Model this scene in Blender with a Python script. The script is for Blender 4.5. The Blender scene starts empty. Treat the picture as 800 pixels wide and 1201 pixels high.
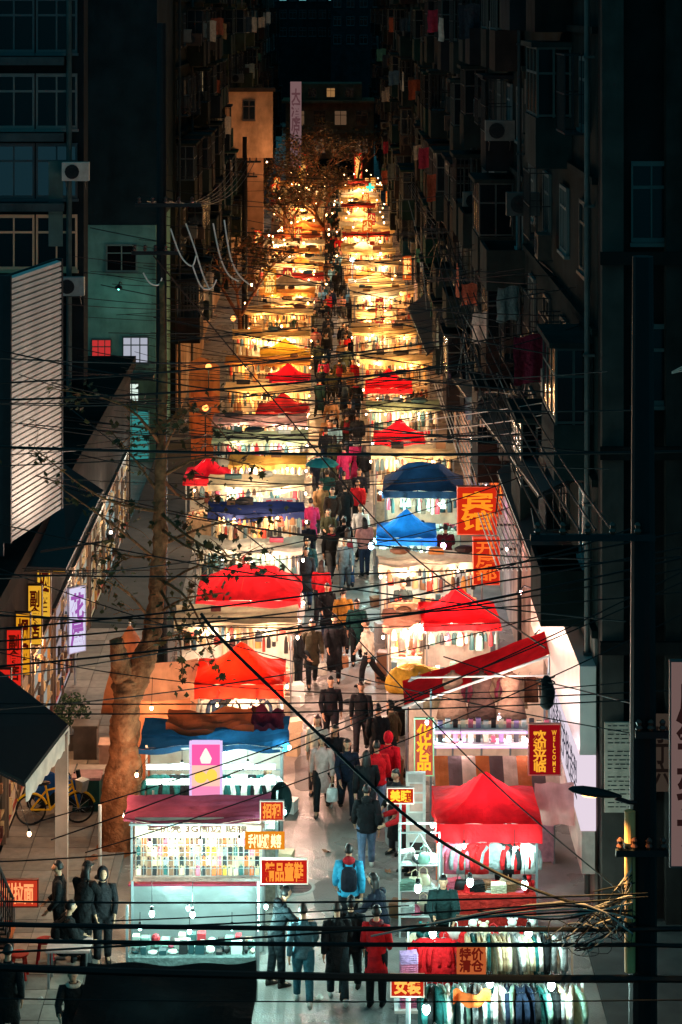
import bpy, bmesh, math, random
from mathutils import Vector, Matrix, noise
R = random.Random(7)
PI = math.pi
rad = math.radians
SC = bpy.context.scene
COL = SC.collection

# ------------------------------------------------------------------ camera, world, exposure
F, H, VX, VY = 2600.0, 18.0, 388.0, 10.0          # focal length in photo pixels, eye height, vanishing point
cam_d = bpy.data.cameras.new('camera')
cam = bpy.data.objects.new('camera', cam_d); COL.objects.link(cam)
cam.location = (0, 0, H); cam.rotation_euler = (rad(90), 0, 0)
cam_d.sensor_fit = 'AUTO'; cam_d.sensor_width = 36.0
cam_d.lens = F / 1201.0 * 36.0
cam_d.shift_x = (400 - VX) / 1201.0
cam_d.shift_y = -(600.5 - VY) / 1201.0
cam_d.clip_start = 0.5; cam_d.clip_end = 3000
SC.camera = cam

world = bpy.data.worlds.new('World'); SC.world = world
world.use_nodes = True
bg = world.node_tree.nodes['Background']
bg.inputs['Color'].default_value = (0.07, 0.58, 0.80, 1)      # clear night sky over the city, faintly teal
bg.inputs['Strength'].default_value = 0.3

SC.view_settings.view_transform = 'Standard'
SC.view_settings.look = 'None'
SC.view_settings.exposure = 0.0
SC.view_settings.gamma = 1.0
cy = SC.cycles
cy.use_denoising = True
cy.max_bounces = 5; cy.diffuse_bounces = 3; cy.glossy_bounces = 2
cy.transmission_bounces = 4; cy.transparent_max_bounces = 6
cy.caustics_reflective = False; cy.caustics_refractive = False
cy.sample_clamp_indirect = 4.0
LIGHT = 2.5                                                    # one factor for every stall lamp

def px(u, v, d):
    """the point at depth d that a photo position corresponds to"""
    return Vector(((u - VX) * d / F, d, H - (v - VY) * d / F))

# ------------------------------------------------------------------ materials
def srgb(h):
    h = h.lstrip('#')
    o = []
    for i in (0, 2, 4):
        c = int(h[i:i+2], 16) / 255
        o.append(c / 12.92 if c <= .04045 else ((c + .055) / 1.055) ** 2.4)
    return (o[0], o[1], o[2], 1)

MATS = {}
def mat(name, col=None, rough=.7, metal=0.0, var=.25, scale=6.0, bump=0.0, objcol=False, trans=0.0, coat=0.0, spec=.4, stain=0.0, bscale=None, rvar=0.0):
    if name in MATS: return MATS[name]
    m = bpy.data.materials.new(name); m.use_nodes = True
    nt = m.node_tree; N = nt.nodes; L = nt.links
    b = N['Principled BSDF']
    b.inputs['Roughness'].default_value = rough
    b.inputs['Metallic'].default_value = metal
    b.inputs['Specular IOR Level'].default_value = spec
    b.inputs['Coat Weight'].default_value = coat
    tc = N.new('ShaderNodeTexCoord')
    nz = N.new('ShaderNodeTexNoise'); nz.inputs['Scale'].default_value = scale; nz.inputs['Detail'].default_value = 6
    L.new(tc.outputs['Object'], nz.inputs['Vector'])
    if objcol:
        oi = N.new('ShaderNodeObjectInfo'); src = oi.outputs['Color']
        ofs = N.new('ShaderNodeVectorMath'); ofs.operation = 'ADD'
        sc2 = N.new('ShaderNodeVectorMath'); sc2.operation = 'SCALE'; sc2.inputs['Scale'].default_value = 37.0
        cmb = N.new('ShaderNodeCombineXYZ')
        L.new(oi.outputs['Random'], cmb.inputs[0]); L.new(oi.outputs['Random'], cmb.inputs[1])
        L.new(cmb.outputs[0], sc2.inputs[0]); L.new(sc2.outputs[0], ofs.inputs[0]); L.new(tc.outputs['Object'], ofs.inputs[1])
        L.new(ofs.outputs[0], nz.inputs['Vector'])
    else:
        rgb = N.new('ShaderNodeRGB'); rgb.outputs[0].default_value = col; src = rgb.outputs[0]
    mr = N.new('ShaderNodeMapRange')
    mr.inputs[1].default_value = .25; mr.inputs[2].default_value = .75
    mr.inputs[3].default_value = 1 - var; mr.inputs[4].default_value = 1 + var * .6
    L.new(nz.outputs['Fac'], mr.inputs[0])
    mul = N.new('ShaderNodeVectorMath'); mul.operation = 'SCALE'
    L.new(src, mul.inputs[0]); L.new(mr.outputs[0], mul.inputs['Scale'])
    out = mul.outputs[0]
    if stain > 0:
        n2 = N.new('ShaderNodeTexNoise'); n2.inputs['Scale'].default_value = scale * .18; n2.inputs['Detail'].default_value = 9; n2.inputs['Roughness'].default_value = .7
        mp = N.new('ShaderNodeMapping'); mp.inputs['Scale'].default_value = (1.6, 1.6, .5)
        L.new(tc.outputs['Object'], mp.inputs[0]); L.new(mp.outputs[0], n2.inputs['Vector'])
        r2 = N.new('ShaderNodeMapRange'); r2.inputs[1].default_value = .48; r2.inputs[2].default_value = .68; r2.inputs[3].default_value = 1; r2.inputs[4].default_value = 1 - stain
        L.new(n2.outputs['Fac'], r2.inputs[0])
        m2 = N.new('ShaderNodeVectorMath'); m2.operation = 'SCALE'
        L.new(out, m2.inputs[0]); L.new(r2.outputs[0], m2.inputs['Scale']); out = m2.outputs[0]
    L.new(out, b.inputs['Base Color'])
    if rvar:
        rm = N.new('ShaderNodeMapRange'); rm.inputs[1].default_value = .42; rm.inputs[2].default_value = .62; rm.inputs[3].default_value = rough - rvar; rm.inputs[4].default_value = rough + rvar*.5
        rn = N.new('ShaderNodeTexNoise'); rn.inputs['Scale'].default_value = scale*.7; rn.inputs['Detail'].default_value = 8; L.new(tc.outputs['Object'], rn.inputs['Vector'])
        L.new(rn.outputs['Fac'], rm.inputs[0]); L.new(rm.outputs[0], b.inputs['Roughness'])
    if bump > 0:
        bp = N.new('ShaderNodeBump'); bp.inputs['Strength'].default_value = bump; bp.inputs['Distance'].default_value = .05
        nb = N.new('ShaderNodeTexNoise'); nb.inputs['Scale'].default_value = bscale or scale * 2; nb.inputs['Detail'].default_value = 4
        L.new(tc.outputs['Object'], nb.inputs['Vector'])
        L.new(nb.outputs['Fac'], bp.inputs['Height']); L.new(bp.outputs['Normal'], b.inputs['Normal'])
    if trans > 0:
        t = N.new('ShaderNodeBsdfTranslucent'); mx = N.new('ShaderNodeMixShader'); mx.inputs[0].default_value = trans
        L.new(out, t.inputs['Color']); L.new(b.outputs[0], mx.inputs[1]); L.new(t.outputs[0], mx.inputs[2])
        L.new(mx.outputs[0], N['Material Output'].inputs['Surface'])
    MATS[name] = m
    return m

def emis(name, col, strength, light=False, objcol=False):
    if name in MATS: return MATS[name]
    m = bpy.data.materials.new(name); m.use_nodes = True
    nt = m.node_tree; N = nt.nodes; L = nt.links
    N.remove(N['Principled BSDF'])
    e = N.new('ShaderNodeEmission'); e.inputs['Strength'].default_value = strength
    if objcol:
        oi = N.new('ShaderNodeObjectInfo'); L.new(oi.outputs['Color'], e.inputs['Color'])
    else:
        e.inputs['Color'].default_value = col
    L.new(e.outputs[0], N['Material Output'].inputs['Surface'])
    m.cycles.emission_sampling = 'AUTO' if light else 'NONE'
    MATS[name] = m
    return m

def island_mat(name, cols, rough=.6, trans=0.0):
    """goods too small to pick apart: one colour for each loose piece"""
    if name in MATS: return MATS[name]
    m = bpy.data.materials.new(name); m.use_nodes = True
    nt = m.node_tree; N = nt.nodes; L = nt.links; b = N['Principled BSDF']
    b.inputs['Roughness'].default_value = rough
    g = N.new('ShaderNodeNewGeometry'); cr = N.new('ShaderNodeValToRGB'); cr.color_ramp.interpolation = 'CONSTANT'
    e = cr.color_ramp.elements
    while len(e) < len(cols): e.new(.5)
    for i, c in enumerate(cols):
        e[i].position = i / len(cols); e[i].color = srgb(c)
    L.new(g.outputs['Random Per Island'], cr.inputs[0]); L.new(cr.outputs[0], b.inputs['Base Color'])
    MATS[name] = m
    return m

CLOTH = mat('cloth', objcol=True, rough=.85, var=.35, scale=9, bump=.8, bscale=13, spec=.2)
GOODS = mat('goods', objcol=True, rough=.55, var=.18, scale=14)
CANOPY = mat('canopy_fabric', objcol=True, rough=.75, var=.3, scale=3.2, bump=.8, bscale=4.5, trans=.5, spec=.25, stain=.3)
PAINT = mat('paint', objcol=True, rough=.55, var=.25, scale=5, stain=.3, spec=.2)
WALL = mat('wall_render', objcol=True, rough=1.0, var=.4, scale=1.3, stain=.6, bump=.3, spec=.04)
STEEL = mat('galvanised_steel', srgb('9aa0a2'), .4, .8, .25, 8)
WHITEMETAL = mat('white_metal', srgb('d8d8d4'), .45, .1, .12, 6)
DARKMETAL = mat('dark_metal', srgb('1c2022'), .55, .4, .3, 5)
BLACK = mat('black_rubber', srgb('0b0d0e'), .6, 0, .3, 8, spec=.25)
PALECABLE = mat('pale_cable', srgb('a9a49c'), .5, 0, .2, 4)
GLASS = mat('window_glass', srgb('0a1013'), .2, 0, .4, .8, spec=.22)
FRAME = mat('window_frame', objcol=True, rough=.5, var=.15, scale=3)
SKIN = mat('skin', srgb('b98a6c'), .55, 0, .12, 20)
EYE = mat('eye', srgb('17110e'), .3, 0, .1, 20)
HAIR = mat('hair', objcol=True, rough=.5, var=.35, scale=30)
BARK = mat('bark', srgb('9a6444'), .95, 0, .7, 5, bump=1.0, bscale=16, stain=.7, spec=.1)
LEAF = mat('leaf', objcol=True, rough=.6, var=.35, scale=8, trans=.25)
ROAD = mat('asphalt', srgb('807b75'), .46, 0, .45, 1.1, bump=.3, bscale=30, stain=.55, rvar=.22)
SLAB = mat('paving', objcol=True, rough=.75, var=.25, scale=3, bump=.15, stain=.2)
SHOPTUBE = emis('tube_light', (.82, 1, .92, 1), 9)
BULB = emis('bulb_light', None, 16, objcol=True)
LIT = emis('lit_surface', None, 1.0, objcol=True, light=True)
LETTER = emis('lit_lettering', None, 1.0, objcol=True)
FARGOODS = island_mat('mixed_goods', ['d8c4a0', 'e8dcc4', '8a5a38', 'b88a5c', '5a2a24', 'd8b888', '1e2024', 'c8a878', 'a83828', '6a4a30', '34505a', 'd89850', '2a2422', '7a6a58'])
COOLGOODS = island_mat('mixed_goods_cool', ['c8d0c8', 'd8d4c4', '1d2f34', '6f9088', 'b84a5e', 'c8bca4', '143a3e', 'a8222c', 'd8dcd0', '3a5f5c', '15181a', '6a5444'])

# ------------------------------------------------------------------ mesh helpers
class MB:
    def __init__(s): s.v = []; s.f = []; s.m = []; s.k = 0
    def add(s, vs, fs):
        o = len(s.v); s.v += [tuple(p) for p in vs]
        s.f += [tuple(i + o for i in f) for f in fs]; s.m += [s.k] * len(fs)
        return s
    def box(s, x0, x1, y0, y1, z0, z1, M=None):
        vs = [Vector((x, y, z)) for z in (z0, z1) for y in (y0, y1) for x in (x0, x1)]
        if M: vs = [M @ p for p in vs]
        return s.add(vs, [(0,2,3,1), (4,5,7,6), (0,1,5,4), (2,6,7,3), (0,4,6,2), (1,3,7,5)])
    def tube(s, pts, r, n=6, cap=True):
        pts = [Vector(p) for p in pts]; rr = r if isinstance(r, (list, tuple)) else [r] * len(pts)
        vs = []; prev = None
        for i, p in enumerate(pts):
            t = (pts[min(i + 1, len(pts) - 1)] - pts[max(i - 1, 0)])
            t = t.normalized() if t.length > 1e-9 else Vector((0, 0, 1))
            if prev is None:
                a = Vector((0, 0, 1)) if abs(t.z) < .9 else Vector((1, 0, 0))
                u = t.cross(a).normalized()
            else:
                u = (prev - t * prev.dot(t))
                u = u.normalized() if u.length > 1e-6 else t.orthogonal().normalized()
            prev = u; w = t.cross(u)
            for k in range(n):
                a = 2 * PI * k / n
                vs.append(p + (u * math.cos(a) + w * math.sin(a)) * rr[i])
        fs = []
        for i in range(len(pts) - 1):
            for k in range(n):
                fs.append((i*n + k, i*n + (k+1) % n, (i+1)*n + (k+1) % n, (i+1)*n + k))
        if cap:
            fs.append(tuple(range(n))[::-1]); fs.append(tuple((len(pts)-1)*n + k for k in range(n)))
        return s.add(vs, fs)
    def rings(s, rings, cap=True):
        n = len(rings[0]); vs = [p for r in rings for p in r]; fs = []
        for i in range(len(rings) - 1):
            for k in range(n):
                fs.append((i*n + k, i*n + (k+1) % n, (i+1)*n + (k+1) % n, (i+1)*n + k))
        if cap:
            fs.append(tuple(range(n))[::-1]); fs.append(tuple((len(rings)-1)*n + k for k in range(n)))
        return s.add(vs, fs)
    def loft(s, spec, n=12, M=None):
        """spec: (z, rx, ry, xoff, yoff)"""
        rg = []
        for z, rx, ry, xo, yo in spec:
            rg.append([(xo + rx * math.cos(2*PI*k/n), yo + ry * math.sin(2*PI*k/n), z) for k in range(n)])
        if M: rg = [[M @ Vector(p) for p in r] for r in rg]
        return s.rings(rg)
    def grid(s, fn, nu, nv):
        vs = [fn(i / nu, j / nv) for j in range(nv + 1) for i in range(nu + 1)]
        fs = [(j*(nu+1)+i, j*(nu+1)+i+1, (j+1)*(nu+1)+i+1, (j+1)*(nu+1)+i) for j in range(nv) for i in range(nu)]
        return s.add(vs, fs)
    def sphere(s, c, rx, ry, rz, n=12, m=8, fn=None):
        c = Vector(c); vs = [c + Vector((0, 0, rz))]
        for j in range(1, m):
            th = PI * j / m
            for k in range(n):
                a = 2*PI*k/n
                vs.append(c + Vector((rx*math.sin(th)*math.cos(a), ry*math.sin(th)*math.sin(a), rz*math.cos(th))))
        vs.append(c - Vector((0, 0, rz)))
        if fn: vs = [fn(p) for p in vs]
        fs = [(0, 1 + k, 1 + (k+1) % n) for k in range(n)]
        for j in range(m - 2):
            for k in range(n):
                fs.append((1+j*n+k, 1+(j+1)*n+k, 1+(j+1)*n+(k+1) % n, 1+j*n+(k+1) % n))
        e = len(vs) - 1
        fs += [(e, 1+(m-2)*n+(k+1) % n, 1+(m-2)*n+k) for k in range(n)]
        return s.add(vs, fs)
    def mesh(s, name, mats, smooth=False):
        me = bpy.data.meshes.new(name); me.from_pydata(s.v, [], s.f)
        mats = mats if isinstance(mats, (list, tuple)) else [mats]
        for m in mats: me.materials.append(m)
        if len(mats) > 1: me.polygons.foreach_set('material_index', s.m)
        if smooth: me.polygons.foreach_set('use_smooth', [True] * len(me.polygons))
        me.update()
        return me

def col4(c):
    return srgb(c) if isinstance(c, str) else c
def obj(name, me, parent=None, color=None, loc=None, rot=None, scale=None, kind=None):
    o = bpy.data.objects.new(name, me); COL.objects.link(o)
    if parent: o.parent = parent
    if color is not None: o.color = col4(color)
    if loc is not None: o.location = loc
    if rot is not None: o.rotation_euler = rot if isinstance(rot, (tuple, list)) else (0, 0, rot)
    if scale is not None: o.scale = scale if isinstance(scale, (tuple, list)) else (scale,) * 3
    if kind: o['kind'] = kind
    return o
def thing(name, label, cat, loc=(0, 0, 0), rotz=0, group=None, scale=None):
    o = obj(name, None, loc=loc, rot=rotz, scale=scale)
    o.empty_display_size = .1
    return tag(o, label, cat, group)
def tag(o, label, cat, group=None, kind=None):
    o['label'] = label; o['category'] = cat
    if group: o['group'] = group
    if kind: o['kind'] = kind
    return o
def lamp(loc, power, color, parent=None, radius=.06):
    l = bpy.data.lights.new('lamp_light', 'POINT'); l.energy = power * LIGHT; l.color = color[:3]; l.shadow_soft_size = radius
    o = bpy.data.objects.new('lamp_light', l); COL.objects.link(o); o.location = loc
    if parent: o.parent = parent
    return o

CACHE = {}
def cached(key, fn):
    if key not in CACHE: CACHE[key] = fn()
    return CACHE[key]
def unit_box(name, m):
    return cached(('ubox', m.name), lambda: MB().box(-.5, .5, -.5, .5, 0, 1).mesh(name, m))
def mk_bulb():
    m = MB().sphere((0, 0, 0), .038, .038, .055, 8, 6); m.k = 1; m.loft([(.045, .024, .024, 0, 0), (.05, .028, .028, 0, 0), (.1, .022, .022, 0, 0)], 8)
    return m.mesh('bulb', [BULB, BLACK], True)
def bulb_mesh(): return cached('bulb', mk_bulb)

FONTN = [0]
def text_mesh(body, extrude=.02, bold=.0):
    def mk():
        c = bpy.data.curves.new('lettering', 'FONT'); c.body = body; c.align_x = 'CENTER'; c.align_y = 'CENTER'
        c.extrude = extrude; c.offset = bold; c.resolution_u = 2; c.space_line = .92
        o = bpy.data.objects.new('lettering_source', c); COL.objects.link(o)
        dg = bpy.context.evaluated_depsgraph_get()
        me = bpy.data.meshes.new_from_object(o.evaluated_get(dg)); bpy.data.objects.remove(o); bpy.data.curves.remove(c)
        xs = [v.co.x for v in me.vertices]; ys = [v.co.y for v in me.vertices]
        cx, cy_ = (min(xs)+max(xs))/2, (min(ys)+max(ys))/2; w, h = max(xs)-min(xs), max(ys)-min(ys)
        for v in me.vertices:
            x, y, z = v.co
            v.co = ((x - cx) / w, -z, (y - cy_) / h)      # unit sized, upright, facing -Y
        me.materials.clear(); me.materials.append(LETTER)
        return me
    return cached(('txt', body, bold), mk)

def sign(label, loc, w, h, body, bg='c8201c', fg='ffb040', rotz=0, glow=1.0, fglow=1.6, frame='f0b0a0', name='signboard', group=None, thick=.06, bold=.03, pad=.84, post=False):
    t = thing(name, label, 'sign', loc, rotz, group)
    bgc = srgb(bg); fgc = srgb(fg)
    obj('panel', cached('signpanel', lambda: MB().box(-.5, .5, -.5, .5, -.5, .5).mesh('sign_panel', LIT)), t, tuple(c*glow for c in bgc[:3]) + (1,), scale=(w, thick, h))
    if frame:
        fm = MB(); e = .022
        for a in ((-w/2-e, w/2+e, h/2, h/2+e), (-w/2-e, w/2+e, -h/2-e, -h/2), (-w/2-e, -w/2, -h/2, h/2), (w/2, w/2+e, -h/2, h/2)):
            fm.box(a[0], a[1], -thick/2-.012, thick/2+.01, a[2], a[3])
        obj('frame', fm.mesh('sign_frame', FRAME), t, frame)
    if post: obj('post', MB().box(-.025, .025, thick/2+.003, thick/2+.05, -loc[2], h*.3).mesh('sign_post', STEEL), t)
    if body:
        obj('lettering', text_mesh(body, bold=bold), t, tuple(c*fglow for c in fgc[:3]) + (1,), loc=(0, -thick/2-.006, 0), scale=(w*pad, .3, h*pad))
    return t

# ------------------------------------------------------------------ ground
road = obj('road', MB().grid(lambda a, b: (-60 + 120*a, -10 + 520*b, 0), 2, 4).mesh('road', ROAD), kind='structure')
def make_pavement(name, x0, x1, y0, y1):
    o = obj(name, MB().box(x0, x1, y0, y1, 0, .1).mesh(name, mat('pavement_bed', srgb('3a3836'), .9, 0, .3, 3)), kind='structure')
    return o
pavement = make_pavement('pavement', -7.0, -4.55, 30, 92)
slab_me = MB().box(-.5, .5, -.5, .5, 0, 1).mesh('paving_slab', SLAB)
ny = 0
for j in range(44):
    for i in range(4):
        y = 37 + j * .62
        o = obj('paving_slab', slab_me, pavement, R.choice(['8d8378', '857b70', '968b80', '7d756c']),
                (-6.69 + i * .61, y, .1), (0, 0, R.uniform(-.006, .006)), (.595, .605, .018 + R.uniform(0, .008)))
kerb = obj('kerb', MB().box(-4.55, -4.38, 30, 92, 0, .12).mesh('kerb', mat('kerb_stone', srgb('77716a'), .8, 0, .3, 2, stain=.3)), kind='structure')
make_pavement('pavement_opposite', 4.9, 9.5, 30, 44)
# manhole covers set in the road
for mx, my, r in ((-.72, 45.4, .34), (.62, 57.5, .33)):
    t = thing('manhole_cover', 'round iron manhole cover in the asphalt ' + ('beside the red shoe sign' if my < 50 else 'under the walkers in dark coats'), 'manhole cover', (mx, my, .004))
    obj('rim', MB().rings([[(a*math.cos(2*PI*k/28), a*math.sin(2*PI*k/28), z) for k in range(28)] for a, z in ((r+.07, .0), (r+.05, .012), (r+.01, .012), (r, .004))], False).mesh('manhole_rim', mat('manhole_ring', srgb('8b8b86'), .6, .2, .3, 6)), t)
    cv = MB().rings([[(a*math.cos(2*PI*k/28), a*math.sin(2*PI*k/28), z) for k in range(28)] for a, z in ((r-.01, .0), (r-.015, .008), (.02, .008))])
    for k in range(-3, 4):
        w = math.sqrt(max(.01, (r-.05)**2 - (k*.08)**2)); cv.box(-w, w, k*.08-.012, k*.08+.012, .008, .014)
    obj('cover', cv.mesh('manhole_cover', DARKMETAL), t)

# ------------------------------------------------------------------ buildings
def window_meshes(kind):
    def mk():
        f = MB(); e = .06
        f.box(-.5, .5, -.05, .05, 1-e, 1); f.box(-.5, .5, -.05, .05, 0, e)
        f.box(-.5, -.5+e*.8, -.05, .05, e, 1-e); f.box(.5-e*.8, .5, -.05, .05, e, 1-e)
        n = {'two': 1, 'three': 2, 'four': 3}[kind]
        for k in range(n):
            c = -.5 + (k+1)/(n+1); f.box(c-.02, c+.02, -.045, .045, e, 1-e)
        f.box(-.46, .46, -.04, .04, .66, .70)
        f.box(-.53, .53, -.1, .04, -.05, -.003)
        p = MB()
        for k in range(n+1):
            a = -.5 + k/(n+1); b = a + 1/(n+1)
            p.box(a+.01, b-.01, -.01, .01, .02, .98)
        return f.mesh('window_frame', FRAME), p.mesh('window_pane', GLASS), p.mesh('window_pane_lit', LIT)
    return cached(('win', kind), mk)
def window(parent, loc, w, h, rotz, fcol='8a8f8c', lit=None, kind='two'):
    f, p, pl = window_meshes(kind)
    o = obj('window', f, parent, fcol, loc, rotz, (w, 1, h))
    obj('pane', pl if lit else p, o, lit)
    return o

AC_N = [0]
def ac_meshes():
    def mk():
        b = MB().box(-.42, .42, -.16, .16, 0, .58)
        g = MB()
        for k in range(3):
            r = .08 + k*.07
            g.tube([( -.1 + r*math.cos(a), -.175, .29 + r*math.sin(a)) for a in [2*PI*i/14 for i in range(15)]], .008, 4, False)
        for k in range(4):
            a = PI*k/4; g.tube([(-.1 + .23*math.cos(a), -.178, .29 + .23*math.sin(a)), (-.1 - .23*math.cos(a), -.178, .29 - .23*math.sin(a))], .006, 4)
        fan = MB()
        fan.rings([[(-.1 + r*math.cos(2*PI*k/16), y, .29 + r*math.sin(2*PI*k/16)) for k in range(16)] for r, y in ((.22, -.164), (.2, -.161), (.02, -.161))])
        br = MB(); 
        for x in (-.3, .3):
            br.box(x-.02, x+.02, -.16, .2, -.04, -.003); br.tube([(x, -.12, -.03), (x, .2, -.3)], .014, 4)
        return b.mesh('ac_body', PAINT), g.mesh('ac_grille', DARKMETAL), fan.mesh('ac_fan', DARKMETAL), br.mesh('ac_bracket', DARKMETAL)
    return cached('ac', mk)
def air_conditioner(loc, rotz, label, color='b9b9b2', scale=1):
    b, g, f, br = ac_meshes()
    t = thing('air_conditioner', label, 'air conditioner', loc, rotz, 'air conditioners on the house fronts', scale)
    obj('casing', b, t, color); obj('grille', g, t); obj('fan', f, t); obj('bracket', br, t)
    return t
def cage_mesh(w, d, h):
    def mk():
        m = MB()
        n = max(3, int(w/.14))
        for k in range(n+1):
            x = -w/2 + w*k/n; m.box(x-.01, x+.01, -d-.01, -d+.01, 0, h)
        nd = max(2, int(d/.14))
        for k in range(nd):
            y = -d + d*k/nd
            for x in (-w/2, w/2): m.box(x-.01, x+.01, y-.01, y+.01, 0, h)
        for z in (0, h*.5, h):
            m.box(-w/2, w/2, -d-.014, -d+.014, z-.014, z+.014)
            for x in (-w/2, w/2): m.box(x-.014, x+.014, -d, 0, z-.014, z+.014)
        m.box(-w/2, w/2, -d, 0, -.03, -.016)
        return m.mesh('window_cage', DARKMETAL)
    return cached(('cage', w, d, h), mk)
def balcony(parent, loc, w, d, rotz, wallcol, style):
    """a bay that stands out from the wall: slab, parapet, upper glazing or cage"""
    def mk():
        s = MB().box(-w/2, w/2, -d, 0, -.12, 0)
        s.box(-w/2, w/2, -d, -d+.09, 0, 1.0); s.box(-w/2, -w/2+.09, -d+.09, 0, 0, 1.0); s.box(w/2-.09, w/2, -d+.09, 0, 0, 1.0)
        top = MB().box(-w/2-.06, w/2+.06, -d-.1, 0, 2.55, 2.66)
        gl = MB(); fr = MB()
        n = max(2, int(w/.7))
        for k in range(n+1):
            x = -w/2 + .03 + (w-.06)*k/n; fr.box(x-.025, x+.025, -d+.02, -d+.07, 1.0, 2.55)
        for x in (-w/2+.03, w/2-.03):
            for y in (-d*.5, -.04): fr.box(x-.025, x+.025, y-.025, y+.025, 1.0, 2.55)
        for z in (1.02, 1.95, 2.5): 
            fr.box(-w/2+.02, w/2-.02, -d+.025, -d+.065, z, z+.05)
            for x in (-w/2+.03, w/2-.03): fr.box(x-.02, x+.02, -d+.07, 0, z, z+.05)
        gl.box(-w/2+.03, w/2-.03, -d+.04, -d+.05, 1.0, 2.55); gl.box(-w/2+.025, -w/2+.035, -d+.05, 0, 1.0, 2.55); gl.box(w/2-.035, w/2-.025, -d+.05, 0, 1.0, 2.55)
        return s.mesh('balcony', WALL), top.mesh('balcony_hood', WALL), fr.mesh('balcony_frame', FRAME), gl.mesh('balcony_glass', GLASS)
    s, top, fr, gl = cached(('balc', w, d), mk)
    o = obj('balcony', s, parent, wallcol, loc, rotz)
    if style != 'open': obj('hood', top, o, wallcol)
    if style == 'glazed':
        obj('frame', fr, o, R.choice(['2a3432', '3c403c', '2a2622'])); obj('glazing', gl, o)
    elif style == 'cage': obj('cage', cage_mesh(round(w-.1, 2), round(d-.05, 2), 1.5), o, loc=(0, -.05, 1.0))
    return o

LAUND = ['8a2438', 'b9a894', '39586a', 'a0523a', '6e7c7a', 'c0b8aa', '2b3a44', '9a7c58', '3f7a6c']
def laundry_mesh(k):
    def mk():
        rr = random.Random(k); w = .5 + .15*k; h = .7 + .18*k
        return MB().grid(lambda a, b: (-w/2 + w*a + .02*math.sin(b*9+k), .05*math.sin(a*11+k*2)*(b+.2), -h*b - .03*math.sin(a*7)), 8, 5).mesh('hung_cloth', CLOTH, True)
    return cached(('laund', k), mk)
COLNAME = {'8a2438': 'crimson', 'b9a894': 'beige', '39586a': 'slate blue', 'a0523a': 'rust', '6e7c7a': 'grey', 'c0b8aa': 'pale', '2b3a44': 'navy', '9a7c58': 'tan', '3f7a6c': 'green'}
def laundry(loc, rotz, color, where, k=1):
    t = obj('hung_laundry', laundry_mesh(k), None, color, loc, rotz)
    tag(t, '%s cloth hung to dry %s' % (COLNAME[color], where), 'laundry', 'laundry hung on the house fronts')
    return t

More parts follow.
